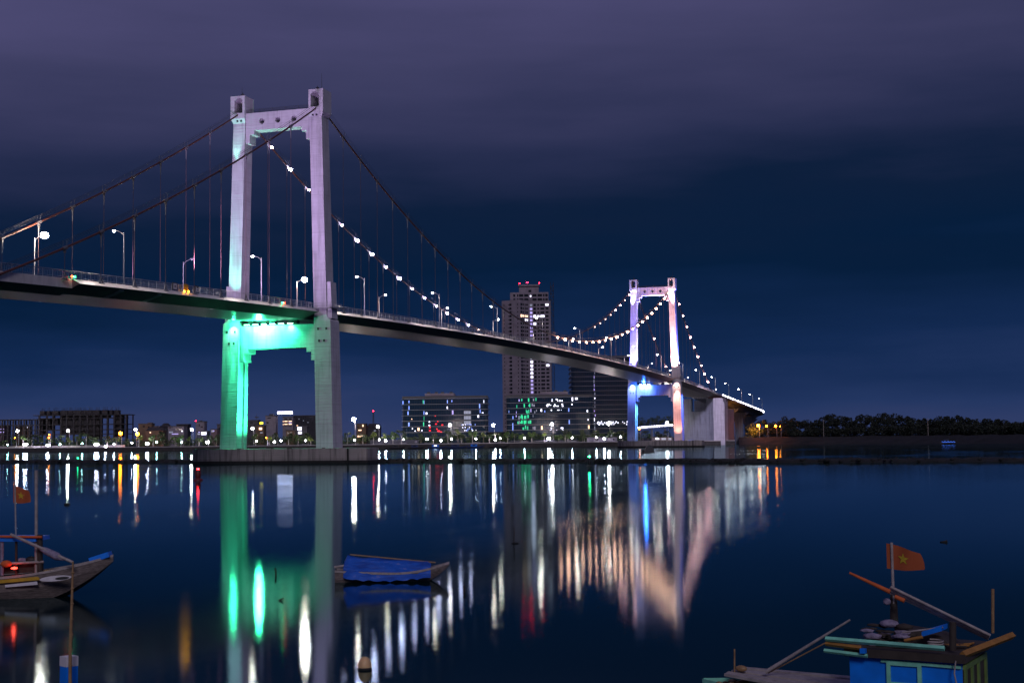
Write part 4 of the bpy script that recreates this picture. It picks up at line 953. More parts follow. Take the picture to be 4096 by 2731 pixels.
def trunk_mesh(seed, m, two=False):
    q = random.Random(seed); mb = MB()
    mb.tube([(0,0,0),(q.uniform(-.15,.15),0,1.4),(q.uniform(-.2,.2),0,2.9)], [.17,.12,.09], 7)
    if two: mb.tube([(.25,0,0),(.4,0,1.5),(.2,.1,3.)], [.12,.1,.07], 6)
    for k in range(4):
        w = q.uniform(0, 2*PI); mb.tube([(0,0,2.3+.15*k),(.7*math.cos(w),.7*math.sin(w),3.4),(1.2*math.cos(w),1.2*math.sin(w),4.3)], [.07,.05,.02], 5)
    return mb.mesh('trunk', m)
crowns = {'g': [crown_mesh('crown', 11+i, MT['leaf']) for i in range(4)], 'y': [crown_mesh('crown', 31+i, MT['leaf_y'], 480, 1.9, 1.6) for i in range(3)], 'd': [crown_mesh('crown', 51+i, MT['leaf_d'], 700, 2.7, 2.1) for i in range(3)]}
trunks = [trunk_mesh(1, MT['bark_pale']), trunk_mesh(2, MT['bark']), trunk_mesh(3, MT['bark_pale'], True)]
def tree(x, yc, rpx, kind, label, group, dD=8., i=0, zg=LZ+.1, D=None):
    D = D or shoreD(x)+dD; p = ground(x, D, zg); zc = CZ+(horizon(x)-yc)*D/F-zg; r = rpx*D/F
    t = thing('tree', label, 'tree', p, rnd.uniform(0, 6.28), group)
    c = bpy.data.objects.new('crown', crowns[kind][i % len(crowns[kind])]); COL.objects.link(c); c.parent = t; c.location = (0,0,zc); sc = r/2.2; c.scale = (sc,sc,sc*.95)
    k = bpy.data.objects.new('trunk', trunks[i % 3]); COL.objects.link(k); k.parent = t; s_ = max(.4, zc/3.6); k.scale = (1., 1., s_)
rows = [
 ('from the left photo edge', [(14,1772,13,'d'),(58,1762,18,'d'),(92,1752,16,'g'),(128,1754,17,'d'),(165,1758,18,'d'),(195,1758,15,'g'),(235,1757,17,'d'),(276,1760,15,'y'),(308,1752,16,'g'),(345,1752,22,'d'),(385,1762,20,'d'),(430,1757,22,'d'),(466,1756,15,'g'),(512,1765,15,'d'),(556,1752,17,'y'),(612,1752,18,'g'),(655,1746,24,'d'),(700,1756,20,'g'),(724,1748,14,'g'),(757,1754,13,'y'),(797,1758,15,'g'),(835,1756,16,'d'),(865,1752,18,'d')]),
 ('right of the green leg', [(1022,1748,17,'g'),(1078,1752,15,'y'),(1110,1744,18,'d'),(1154,1746,22,'d'),(1192,1752,17,'g'),(1232,1748,22,'d'),(1243,1757,14,'y')]),
 ('right of the near tower', [(1390,1746,18,'d'),(1420,1750,14,'d'),(1452,1746,15,'d'),(1494,1738,18,'y'),(1536,1744,16,'y'),(1572,1742,20,'g'),(1606,1738,20,'d')]),
 ('from the left before the red-paned glass office', [(1684,1745,16,'d'),(1733,1742,16,'d'),(1792,1740,18,'d'),(1832,1727,14,'y'),(1845,1745,16,'d'),(1890,1736,20,'g'),(1935,1738,13,'y')]),
 ('right of the red-paned glass office', [(1957,1743,15,'d'),(1981,1735,9,'y'),(2002,1742,14,'d'),(2031,1739,16,'g'),(2058,1740,15,'g'),(2084,1744,15,'g'),(2128,1738,17,'g'),(2178,1737,13,'y'),(2236,1748,14,'g'),(2262,1730,20,'d'),(2272,1745,12,'g'),(2330,1733,18,'d'),(2338,1748,10,'g'),(2378,1736,16,'d'),(2435,1736,20,'d'),(2490,1736,22,'d')]),
 ('right of the blue leg', [(2572,1740,20,'d'),(2592,1742,16,'g'),(2638,1738,22,'d'),(2672,1738,16,'d')]),
]
look = {'g': 'leafy green promenade tree', 'y': 'small bright lamp-lit promenade tree', 'd': 'dark rounded promenade tree'}
n_ = 0
for where, lst in rows:
    for i, (x, yc, r, k) in enumerate(lst):
        tree(x, yc, r, k, f'{look[k]}, {ORD[i]} {where}', 'trees along the far promenade', 6+(n_*5) % 9, n_); n_ += 1
# background thicket behind the promenade and the wood on the right bank: masses
def mass(name, spots, m, label, cat, size=1.3, per=150):
    q = random.Random(9); mb = MB()
    for (p, rx, rz) in spots:
        for _ in range(per):
            d = Vector((q.gauss(0,1), q.gauss(0,1), q.gauss(0,1))).normalized()*q.uniform(.3,1.)**.4
            c = Vector((p.x+d.x*rx, p.y+d.y*rx, p.z+d.z*rz)); s = size*q.uniform(.5,1.2)
            a = Vector((q.uniform(-1,1), q.uniform(-1,1), q.uniform(-.6,.6))).normalized(); b = a.cross(Vector((q.uniform(-1,1),q.uniform(-1,1),q.uniform(-1,1)))).normalized()
            mb.add([c-a*s*.5, c+b*s*.36, c+a*s*.5, c-b*s*.36], [(0,1,2,3)])
    o = mb.build(name, m, None, False); return tag(o, label, cat, None, 'stuff')
q = random.Random(21); sp = []
prof_w = [(2960,1705),(3020,1690),(3060,1678),(3110,1694),(3140,1672),(3200,1676),(3250,1688),(3300,1668),(3325,1656),(3380,1672),(3420,1670),(3450,1664),(3490,1660),(3540,1658),(3570,1656),(3610,1668),(3660,1674),(3720,1680),(3760,1670),(3800,1672),(3830,1669),(3870,1680),(3920,1684),(3970,1678),(4010,1686),(4060,1692),(4110,1690),(4200,1680),(4350,1690),(4500,1680)]
def wy(x):
    for (a, A), (b, B_) in zip(prof_w, prof_w[1:]):
        if a <= x <= b: return A+(B_-A)*(x-a)/(b-a)
    return 1690
for x in range(3000, 4500, 9):
    for k in range(3):
        D = bankD(x)+q.uniform(14, 60); r = q.uniform(1.0, 2.7)
        ytop = wy(x)+q.uniform(-9, 13)+k*q.uniform(6, 22); zt = CZ+(horizon(x)-ytop)*D/F
        p = ground(x+q.uniform(-8,8), D, max(5., zt-r*.9)); sp.append((p, r, r*.95))
    for k in range(2):
        D = bankD(x)+q.uniform(12, 22); sp.append((ground(x+q.uniform(-8,8), D, q.uniform(5., 8.)), q.uniform(2,3.2), q.uniform(1.8,2.6)))
mass('woodland', sp, MT['wood_leaf'], 'dark mass of woodland along the right river bank', 'woodland', 1.0, 110)
sp = []
for x in range(-60, 2560, 16):
    D = shoreD(x)+q.uniform(40, 58); sp.append((ground(x, D, LZ+q.uniform(1.2, 4.2)), q.uniform(2,3.4), q.uniform(1.6,2.6)))
for x in range(2545, 2760, 9):
    D = shoreD(x)+q.uniform(150, 190); y = q.uniform(1676, 1700); sp.append((ground(x, D, CZ+(horizon(x)-y)*D/F), 3., 3.2))
mass('thicket', sp, MT['leaf_d'], 'dark thicket of bushes behind the promenade tree row', 'bushes', 1.1, 80)
for x, y0, lab in ((3295,1678,'thin pale utility pole in front of the wood, left one of two'),(3713,1672,'thin pale utility pole in front of the wood, right one of two')):
    D = bankD(x)+9.5; p = ground(x, D, 4.1); t = thing('utility_pole', lab, 'utility pole', p, VIEWROT); h = CZ+(horizon(x)-y0)*D/F-4.1
    MB().tube([(0,0,0),(0,0,h)], [.16,.1], 6).build('pole', MT['pale_wood'], t); MB().cbox((0,0,h-.5), (1.6,.1,.1)).build('crossarm', MT['pale_wood'], t)

# ------------------------------------------------------------------ lamps of the far shore
def tall_lamp(x, y, m, r, label, dD=20., D=None, zg=LZ+.1, group='tall street lamps of the far shore'):
    D = D or shoreD(x)+dD; p = ground(x+5, D, zg); h = CZ+(horizon(x)-y)*D/F-zg
    t = thing('street_lamp', label, 'street lamp', p, VIEWROT, group)
    mb = MB(); k = 5*D/F; mb.tube([(0,0,0),(0,0,h-.6),(-.3,0,h-.1),(-k*.6,-.2,h+.1)], [.12,.09,.07,.06], 6); mb.build('pole', MT['galv'], t)
    hd = MB().cbox((-k, -.2, h+r*.75), (r*2, .5, .2)).build('lamp_head', MT['galv'], t); MB().ball((-k, -.3, h), r, 0, 1).build('lens', m, hd)
E_tw = emit('far_lamp_white', (1., .86, .80), 330); E_to = emit('far_lamp_sodium', (1., .19, .006), 85); E_tb = emit('far_lamp_bright', (1., .86, .78), 560); E_os = emit('far_lamp_sodium_small', (1., .2, .01), 40)
for x, y, k, lab in ((70,1724,'w','white street lamp on a tall pole nearest the left edge of the photo'),(272,1722,'w','white street lamp standing before the middle of the unfinished building'),(482,1733,'o','large orange sodium lamp, left one of the pair right of the unfinished building'),(550,1735,'o','large orange sodium lamp directly under a white one'),(542,1718,'w','white street lamp just above the right-hand orange lamp'),(767,1717,'w','white street lamp on a tall pole left of the green tower leg'),(1010,1713,'w','white street lamp just right of the green tower leg'),(1416,1677,'b','brightest white street lamp, right of the near tower'),(1512,1706,'w','white street lamp left of the first glass office block'),(1800,1699,'w','white street lamp before the red-paned glass office'),(1973,1700,'w','white street lamp between the two glass offices'),(2208,1696,'w','white street lamp before the green-paned glass office'),(2435,1693,'w','white street lamp before the large glass tower'),(2669,1691,'w','white street lamp seen between the far tower legs'),(60,1750,'s','small orange lamp under the trees near the left edge'),(195,1750,'s','small orange lamp, lower of two before the unfinished building'),(197,1738,'s','small orange lamp, upper of two before the unfinished building'),(1065,1750,'s','small orange lamp in the trees right of the green leg'),(2558,1716,'s','orange lamp at the foot of the lit ramp beside the blue leg')):
    m, r = {'w': (E_tw,.82), 'o': (E_to,1.15), 'b': (E_tb,1.25), 's': (E_os,.4)}[k]; tall_lamp(x, y, m, r, lab, 18 if k != 's' else 5)
for x, y, r, lab in ((3034,1702,.8,'large orange lamp beside the viaduct end on the right bank'),(3067,1703,.5,'orange lamp in the middle of three on the right bank'),(3103,1703,.55,'orange lamp, rightmost large one before the wood'),(3120,1704,.25,'tiny orange lamp at the edge of the wood')):
    tall_lamp(x, y, E_to, r*1.15, lab, D=bankD(x)+9.5, zg=4.1)
p_ = ground(3030, bankD(3034)+6, 11.); light('SPOT', p_, 90000, (1., .34, .04), vec(640, 5., 9.), .5, 80, .8)
def globe(x, y, m, r, label, n=1, gap=5.5):
    D = shoreD(x)+4.5; p = ground(x, D, LZ+.1); h = CZ+(horizon(x)-y)*D/F-LZ-.1
    t = thing('globe_lamp', label, 'globe lamp', p, VIEWROT, 'low globe lamps along the promenade')
    mb = MB(); mb.tube([(0,0,0),(0,0,h-r)], .07, 6); mb.lathe([(.2,0),(.2,.3),(.1,.45)], (0,0,0), 8)
    if n > 1: mb.tube([(-(n-1)*gap/2*D/F,0,h-r-.1),((n-1)*gap/2*D/F,0,h-r-.1)], .05, 5)
    pl = mb.build('post', MT['dark_steel'], t)
    for k in range(n): MB().ball(((k-(n-1)/2)*gap*D/F,0,h), r, 0, 1).build('globe', m, t)
E_gw = emit('globe_white', (.92, .86, 1.), 110); E_gl = emit('globe_lavender', (.80, .74, 1.), 240); E_gt = emit('globe_teal', (.55, 1., .95), 90)
gl_rows = [
 ('from the left photo edge', [(30,1778,'t',1),(101,1777,'L',3),(191,1780,'L',2),(240,1776,'t',1),(328,1773,'t',1),(386,1777,'L',3),(421,1787,'L',1),(456,1775,'w',1),(527,1770,'w',1),(589,1774,'L',2),(627,1768,'t',1),(727,1767,'t',1),(830,1768,'L',2)]),
 ('right of the green leg', [(1026,1763,'w',1),(1098,1767,'L',1),(1124,1762,'w',1),(1222,1761,'w',1)]),
 ('right of the near tower', [(1419,1759,'w',1),(1517,1758,'w',1),(1543,1762,'L',1),(1614,1757,'w',1),(1708,1756,'w',2),(1764,1761,'L',1),(1806,1755,'w',1),(1904,1754,'w',1),(1982,1758,'L',1),(2001,1752,'w',1)]),
 ('before the green-paned glass office', [(2098,1751,'w',1),(2196,1753,'L',2),(2289,1750,'w',1),(2386,1749,'w',1),(2417,1754,'L',1),(2482,1748,'w',1)]),
]
gk = {'t': ('teal-white', E_gt, .42), 'L': ('bright lavender', E_gl, .58), 'w': ('white', E_gw, .45)}
for where, lst in gl_rows:
    for i, (x, y, k, n) in enumerate(lst):
        nm, m, r = gk[k]; globe(x, y, m, r, f'{nm} promenade globe lamp{" with %s globes" % ("two" if n == 2 else "three") if n > 1 else ""}, {ORD[i]} {where}', n)
# pale benches beneath the globe lamps
bl = [(1612,'below the globe lamp at the left corner of the first glass office'),(1712,'below the double globe lamp before the first glass office'),(1903,'below the lamp right of the first glass office'),(2005,'between the two glass offices'),(2100,'before the green reflection panes of the second glass office'),(2290,'before the right end of the second glass office'),(2388,'before the foot of the large glass tower'),(1420,'right of the near tower'),(1124,'between the near tower legs'),(1222,'just left of the near tower right leg')]
for i, (x, lab) in enumerate(bl):
    D = shoreD(x)+2.5; p = ground(x, D, LZ+.1); t = thing('bench', 'pale promenade bench '+lab, 'bench', p, VIEWROT, 'promenade benches')
    MB().box(-2.1,2.1,-.25,.25,.42,.52).build('seat', MT['white'], t)
    for sx in (-1.6, 1.6): MB().box(sx-.12,sx+.12,-.2,.2,0,.42).build('leg', MT['grey_conc'], t)
def car_proto():
    t = thing('parked_car', 'tmp', 'car', (0,0,0), 0, 'cars parked behind the promenade trees')
    mb = MB(); pr = [(-2.1,.35),(2.1,.35),(2.15,.75),(1.2,.92),(.7,1.42),(-1.1,1.45),(-1.75,.98),(-2.15,.9)]
    mb.prism(pr, lambda p, y: (p[0], y, p[1]), -.85, .85); mb.build('body', [CARM], t)
    MB().prism([(-1.55,.98),(1.05,.95),(.62,1.36),(-1.05,1.38)], lambda p, y: (p[0], y, p[1]), -.87, .87).build('side_glass', MT['glassdark'], t)
    for x in (-1.3, 1.35):
        for y in (-.86, .7): MB().tube([(x,y,.33),(x,y+.16,.33)], .33, 12, 0, True, False).build('wheel', MT['black'], t)
    MB().box(2.1,2.18,-.7,.7,.62,.74).build('headlight', MT['white'], t); MB().box(-2.19,-2.12,-.75,.75,.7,.82).build('tail_light', MT['red'], t)
    return t
CARM = mat('grey_car_paint', (.12,.12,.13), .25, .4)
c0 = car_proto()
for i, x in enumerate((2052, 2074, 2096, 2140, 2160, 2186, 2212, 2246, 2275, 2300)):
    c_ = c0 if i == 0 else copy_thing(c0, (0,0,0))
    c_.location = ground(x, shoreD(x)+19+(i % 3)*.6, LZ+.1); c_.rotation_euler = (0,0,VIEWROT+(0 if i % 2 else PI)); c_['label'] = f'grey parked car behind the trees, {ORD[i]} from the left before the green-paned glass office'
# promenade boundary wall at the left
mb = MB()
for x in range(-100, 480, 40):
    a = ground(x, shoreD(x)+26, LZ+.1); b = ground(x+40, shoreD(x+40)+26, LZ+.1); n = Vector((FW.x, FW.y, 0)).normalized()*.3
    mb.hexa([(a.x,a.y,LZ),(b.x,b.y,LZ),(b.x+n.x,b.y+n.y,LZ),(a.x+n.x,a.y+n.y,LZ),(a.x,a.y,LZ+1.3),(b.x,b.y,LZ+1.3),(b.x+n.x,b.y+n.y,LZ+1.3),(a.x+n.x,a.y+n.y,LZ+1.3)])
tag(mb.build('boundary_wall', MT['kerb']), 'low pale wall along the road below the unfinished building', 'wall')

# ------------------------------------------------------------------ boats
def hull(L_, beam, sheer, draft=.35, n=24, tip=.25, sternw=.7, bowrise=2.2):
    """open wooden hull, bow at +x; sheer(t) gives gunwale height at t in 0..1 from stern to bow"""
    mb = MB(); ring = []
    for i in range(n+1):
        t = i/n; x = -L_/2+L_*t
        w = beam/2*(sternw+(1-sternw)*math.sin(min(1, t*2.2)*PI/2)) * (1-max(0, (t-.55)/.45)**bowrise)
        w = max(w, .03); zg = sheer(t); zk = -draft + max(0, (t-.62)/.38)**2*(sheer(1)+draft)*.86
        ring.append([(x, -w, zg), (x, -w*.93, zg*.55+zk*.45), (x, -w*.6, zk*.85+zg*.15-.02), (x, 0, zk), (x, w*.6, zk*.85+zg*.15-.02), (x, w*.93, zg*.55+zk*.45), (x, w, zg)])
    k = 7
    vs = [p for r in ring for p in r]
    for i in range(n):
        for j in range(k-1): mb.add([vs[i*k+j], vs[(i+1)*k+j], vs[(i+1)*k+j+1], vs[i*k+j+1]], [(0,1,2,3)], 0 if j in (0, 5) else (0 if j in (1,4) else 1))
    mb.add(ring[0], [tuple(range(k))], 0)
    # inside
    for i in range(n):
        a, b = ring[i], ring[i+1]
        mb.add([(a[0][0],a[0][1]*.93,a[0][2]-.12),(b[0][0],b[0][1]*.93,b[0][2]-.12),(b[6][0],b[6][1]*.93,b[6][2]-.12),(a[6][0],a[6][1]*.93,a[6][2]-.12)], [(0,1,2,3)], 1)
        for j, s in ((0,1),(6,1)):
            mb.hexa([(a[j][0],a[j][1]*1.02,a[j][2]-.07),(b[j][0],b[j][1]*1.02,b[j][2]-.07),(b[j][0],b[j][1]*.9,b[j][2]-.07),(a[j][0],a[j][1]*.9,a[j][2]-.07),(a[j][0],a[j][1]*1.02,a[j][2]),(b[j][0],b[j][1]*1.02,b[j][2]),(b[j][0],b[j][1]*.9,b[j][2]),(a[j][0],a[j][1]*.9,a[j][2])], 2)
    return mb
class PX:
    """pixel -> local coordinates of a vertical plane through a thing's frame"""
    def __init__(s, t): s.t = t; s.inv = None
    def __call__(s, x, y, depth=0.):
        if s.inv is None:
            m = Matrix.Translation(s.t.location) @ Matrix.Rotation(s.t.rotation_euler.z, 4, 'Z'); s.inv = m.inverted()
        o = s.inv @ CAM; d = (s.inv.to_3x3()) @ ray(x, y); k = (depth-o.y)/d.y; return o+d*k
def flag_obj(name, mast, w, h, seed, parent, side=1., droop=.25):
    q = random.Random(seed); n, m = 16, 8; vs = []
    def P(a, b):
        x = w*a*(.94-.10*(1-b)**2*a); z = -h*b*(1-.34*a*a) - droop*h*a**1.3*(1.15-.1*b); y = .11*w*math.sin(a*7.+b*1.6)*a
        return Vector(mast)+Vector((x*side, y, z))
    mb = MB(); vs = [P(i/n, j/m) for i in range(n+1) for j in range(m+1)]
    mb.add(vs, [(i*(m+1)+j, (i+1)*(m+1)+j, (i+1)*(m+1)+j+1, i*(m+1)+j+1) for i in range(n) for j in range(m)], 0, True)
    o = mb.build('flag', MT['flag'], parent, False)
    mb = MB(); c = (.47, .5); r = .27; st = []
    for k in range(10):
        rr = r if k % 2 == 0 else r*.4; w_ = PI/2+k*PI/5; st.append((c[0]+rr*math.cos(w_)*h/w, c[1]-rr*math.sin(w_)))
    for off in (-.008, .008):
        pts = [P(*s_)+Vector((0,off,0)) for s_ in st]; cc = P(*c)+Vector((0,off,0))
        for k in range(10): mb.add([cc, pts[k], pts[(k+1)%10]], [(0,1,2)])
    mb.build('star', MT['star'], o, False)
    return o
E_rl = emit('red_boat_lamp', (1., .05, .03), 6)
# --- left fishing boat
D1 = 43.
LB = thing('fishing_boat', 'wooden fishing boat with a painted eye and blue bow tip at the left edge', 'fishing boat', ground(90, D1, 0), VIEWROT)
px = PX(LB)
bow = px(434, 2232); 
Lh = 7.4; mb = hull(Lh, 1.9, lambda t: .62+.06*(1-t)+.62*max(0, (t-.45)/.55)**2.0, .35)
h = mb.build('hull', [MT['hullwood'], MT['darkwood'], MT['pale_wood']], LB); h.location = (bow.x-Lh/2-.12, .95, 0)
MB().box(0,.62,-.2,.2,0,.16).build('bow_cap', MT['blue_paint'], LB).matrix_local = Matrix.Translation((bow.x-.78, .95, bow.z-.20)) @ Matrix.Rotation(-.30, 4, 'Y')
# planks, stripe, eye
def plate(name, pts, depth, m, parent=LB, th=.03, pxx=None):
    pxx = pxx or px; poly = [pxx(x, y, depth) for x, y in pts]; mb = MB(); n = len(poly)
    vs = [(p.x, depth, p.z) for p in poly]+[(p.x, depth+th, p.z) for p in poly]
    mb.add(vs, [tuple(range(n)), tuple(range(2*n-1, n-1, -1))]+[(i,(i+1)%n,n+(i+1)%n,n+i) for i in range(n)]); return mb.build(name, m, parent)
def bar(name, a, b, r, m, parent, pxx, da=0., db=None, n=8, mid=None):
    p = pxx(a[0], a[1], da); q_ = pxx(b[0], b[1], da if db is None else db); return MB().tube([p, q_], r, n).build(name, m, parent)
plate('stripe', [(-60,2324),(150,2305),(158,2312),(158,2318),(-60,2337)], -.06, MT['yellow'])
plate('name_strip', [(20,2338),(148,2324),(150,2337),(20,2348)], -.05, MT['white'])
ell = lambda cx, cy, a, b, rot=0., n=24: [(cx+a*math.cos(2*PI*k/n)*math.cos(rot)-b*math.sin(2*PI*k/n)*math.sin(rot), cy+a*math.cos(2*PI*k/n)*math.sin(rot)+b*math.sin(2*PI*k/n)*math.cos(rot)) for k in range(n)]
ey = plate('painted_eye', ell(222,2312,64,11,-.09), -.07, MT['white']); plate('pupil', ell(248,2311,28,5.5,-.09), -.085, MT['black'], ey)
plate('deck_box', [(130,2283),(228,2278),(230,2296),(132,2304)], .5, MT['yellow'], th=.3)
cab = plate('canopy_roof', [(-80,2150),(142,2150),(145,2165),(-80,2165)], .2, MT['blue_paint'], th=1.3)
bar('roof_beam', (-80,2143), (168,2147), .035, MT['orange_cloth'], LB, px, .15)
for x, r, m in ((8,.055,'net'),(65,.04,'darkwood'),(160,.085,'darkwood')): bar('canopy_post', (x,2150 if x < 150 else 2138), (x,2300), r, MT[m], LB, px, .3)
bar('rail_plank', (-60,2256), (175,2246), .04, MT['pale_wood'], LB, px, .25)
plate('cabin_side', [(-80,2258),(172,2252),(172,2285),(-80,2300)], .45, MT['darkwood'], th=.05)
bar('boom', (42,2136), (292,2248), .045, MT['pale_wood'], LB, px, -.1)
p = px(150,2185,-.05); q_ = px(255,2238,-.05)
MB().tube([p, p+(q_-p)*.3, p+(q_-p)*.75, q_], [.03,.10,.12,.03], 10).build('rolled_net', MT['net'], LB)
bar('mast', (145,1880), (145,2290), .05, MT['pale_wood'], LB, px, .35)
fp = bar('flag_pole', (60,1940), (66,2270), .025, MT['pale_wood'], LB, px, .6)
flag_obj('flag', px(54,1942,.6), .55, .52, 4, fp, 1., .28)
p = px(57,2271,.1); MB().ball(p, .07, 0, 1, (1.6,1,.6)).build('red_lamp', E_rl, LB)
p = px(25,2254,.2); MB().ball(p, .16, 0, 2, (1.1,.7,.7)).build('orange_bundle', MT['orange_cloth'], LB)
p = px(88,2240,.4); MB().ball(p, .12, 0, 2, (1.3,.8,.7)).build('net_bundle', MT['net'], LB)
p = px(125,2238,.4); MB().ball(p, .14, 0, 2, (1.3,.8,.8)).build('engine_cover', MT['black'], LB)
light('POINT', LB.matrix_basis @ Vector((px(57,2271,-.1))), 1.5, (1.,.05,.03), None, .05)

# --- boat under a blue tarpaulin
D2 = 47.
MBt = thing('sampan', 'small moored sampan covered by a blue tarpaulin in mid river', 'sampan', ground(1565, D2, 0), VIEWROT+.03)
px2 = PX(MBt)
Lh = 3.75; hb = hull(Lh, 1.05, lambda t: .30+.10*(1-t)**3+.30*max(0,(t-.5)/.5)**2, .25).build('hull', [MT['hullwood'], MT['darkwood'], MT['pale_wood']], MBt); hb.location = (px2(1796,2254).x-Lh/2, .5, 0)
n = 26; vs = []; rt = random.Random(12)
xa, xb = px2(1372,2260).x, px2(1722,2260).x
for i in range(n+1):
    t = i/n; x = xa+(xb-xa)*t; zr = .86-.22*t+.02*math.sin(t*17); drop = .15-.10*math.sin(t*PI)+rt.uniform(-.012,.012)
    endw = .62+.38*math.sin(min(1,t*6+.25)*PI/2)
    if i == 0: zr -= .2
    if i == n: zr -= .06
    for j in range(13):
        w = -1+2*j/12; ab_ = abs(w); y = w*.67*endw*(1-.18*max(0,(t-.7)/.3)); z = zr-(zr-drop)*ab_**1.3+.035*math.sin(w*9+t*13)*math.sin(ab_*PI)+.02*math.sin(t*41+w*5)*ab_-.05*math.sin(t*PI*3)**2*(1-ab_)
        vs.append((x+rt.uniform(-.01,.01), .5+y, z))
mb = MB(); mb.add(vs, [(i*13+j, (i+1)*13+j, (i+1)*13+j+1, i*13+j+1) for i in range(n) for j in range(12)], 0, True); mb.build('tarpaulin', MT['tarp'], MBt, False)
MB().tube([px2(1400,2217,.5), px2(1742,2249,.5)], .028, 6).build('ridge_pole', MT['bamboo'], MBt)
MB().tube([px2(1338,2268,.5), px2(1400,2258,.5)], .05, 6).build('stern_board', MT['pale_wood'], MBt)

# --- right boat with the blue cabin
PR = at(3849, 2652, 20.); PL_ = at(3398, 2626, 20.8)
dxy = Vector((PR.x-PL_.x, PR.y-PL_.y, 0)); ang = math.atan2(dxy.y, dxy.x)
RB = thing('fishing_boat', 'fishing boat with a blue and green cabin and star flag in the lower right corner', 'fishing boat', (PR.x, PR.y, 0), ang)
px3 = PX(RB); wl = dxy.length; zt = px3(3849,2652).z
def q3(x, y, d=0.): return px3(x, y, d)
DP = 1.35
mb = MB(); mb.box(-wl, 0, 0, DP, .3, zt); wallo = mb.build('cabin_wall', MT['blue_paint'], RB)
# window with green frame on the front wall
a, b = q3(3548,2643), q3(3687,2650); zb_ = q3(3600,2790).z
mb = MB(); t_ = .055; zt_ = a.z+.01
mb.box(a.x, a.x+t_, -.045, -.002, zb_, zt_); mb.box(b.x-t_, b.x, -.045, -.002, zb_, zt_); mb.box(a.x+t_, b.x-t_, -.045, -.002, zt_-t_, zt_); mb.box(a.x+t_, b.x-t_, -.045, -.002, zb_, zb_+t_)
mb.box(a.x+t_, b.x-t_, -.04, -.002, q3(3600,2732).z-.01, q3(3600,2726).z)
fr_ = mb.build('window_frame', MT['mint'], RB); MB().box(a.x+t_, b.x-t_, -.012, -.003, zb_+t_, zt_-t_).build('shutter', MT['blue_paint'], fr_)
a, b = q3(3526,2636), q3(3846,2664); MB().hexa([(a.x,-.04,a.z-.03),(b.x,-.04,b.z-.03),(b.x,-.002,b.z-.03),(a.x,-.002,a.z-.03),(a.x,-.04,a.z+.01),(b.x,-.04,b.z+.01),(b.x,-.002,b.z+.01),(a.x,-.002,a.z+.01)]).build('trim_strip', MT['mint'], RB)
# right side wall with olive framed windows
mb = MB(); mb.box(.002, .05, 0, DP, zt-.09, zt-.02); mb.box(.002, .05, 0, DP, .3, .5)
for y in (.0, .40, .80, DP-.08): mb.box(.002, .05, y, y+.08, .5, zt-.09)
mb.box(.002, .05, 0, DP, zt-.62, zt-.55)
mb.build('side_frame', MT['olive'], RB)
MB().box(.0005, .02, .0, DP, .5, zt-.09).build('side_window', MT['darkwood'], RB)
# roof: fascia, slab, green gutter beam, ochre beam
a, b = q3(3462,2590), q3(3848,2630)
MB().hexa([(-wl-.05,-.10,zt+.01),(.06,-.10,zt+.01),(.06,DP+.1,zt+.01),(-wl-.05,DP+.1,zt+.01),(-wl-.05,-.10,zt+.13),(.06,-.10,zt+.13),(.06,DP+.1,zt+.13),(-wl-.05,DP+.1,zt+.13)]).build('roof', MT['darkwood'], RB)
g0, g1 = q3(3302,2553,-.18), q3(3778,2592,-.18); MB().tube([g0, g0+(g1-g0)*.5, g1], .036, 4, 0, True, False).build('gutter_beam', MT['mint'], RB)
o0, o1 = q3(3302,2572,-.15), q3(3445,2590,-.15); MB().tube([o0, o1], .035, 4, 0, True, False).build('plank', MT['ochre_wood'], RB)
o0, o1 = q3(3296,2600,-.15), q3(3470,2622,-.15); MB().tube([o0, o1], .03, 4, 0, True, False).build('plank', MT['mint'], RB)
o0, o1 = q3(3440,2592,-.2), q3(3462,2612,-.2); MB().box(o0.x, o1.x, -.22, -.14, o1.z, o0.z).build('blue_box', MT['blue_paint'], RB)
p0 = Vector(q3(3850,2618,-.05)); p1 = Vector(q3(4050,2540,DP+.15)); MB().tube([p0, p1], .055, 4, 0, True, False).build('edge_timber', MT['ochre_wood'], RB)
zr = zt+.13
# things on the roof
fpole = MB().tube([q3(3566,2169,.75), q3(3574,2400,.75), q3(3574,2500,.75)], .022, 8).build('flag_pole', MT['pale_wood'], RB)
MB().tube([q3(3574,2378,.78), q3(3577,2500,.78)], [.05,.065], 8).build('mast_post', MT['darkwood'], RB)
flag_obj('flag', q3(3545,2172,.75), .58, .37, 8, fpole, 1., .33)
for dz in (0, 1, 2): MB().tube([q3(3562-6*dz,2346+9*dz,.5+.05*dz), q3(3962-4*dz,2540+7*dz,.75+.05*dz)], .021, 8).build('boat_pole', MT['pale_wood'], RB)
MB().tube([q3(3398,2290,.5), q3(3560,2366,.5)], [.018,.035], 8).build('orange_wrap', MT['orange_cloth'], RB)
MB().tube([q3(3580,2384,.45), q3(3618,2402,.45)], [.03,.035], 8).build('orange_wrap', MT['orange_cloth'], RB)
MB().ball(q3(3548,2405,.7), .06, 0, 2, (1,.6,.9)).build('grey_rag', MT['net'], RB)
MB().tube([q3(3971,2354,1.2), q3(3971,2530,1.2)], .024, 8).build('roof_post', MT['bamboo'], RB)
MB().tube([q3(3811,2485,.1), q3(3811,2600,.1)], .048, 10).build('bollard', MT['darkwood'], RB)
mb = MB(); rb = random.Random(4); c = q3(3560,2548,.45)
for k in range(44):
    mb.ball((c.x+rb.uniform(-.32,.24), .45+rb.uniform(-.22,.25), zr+rb.uniform(.02,.30)*(1-abs(rb.uniform(-.5,.5)))), rb.uniform(.05,.10), 0 if rb.random() < .4 else 1, 1, (rb.uniform(.9,1.9),1,rb.uniform(.35,.6)))
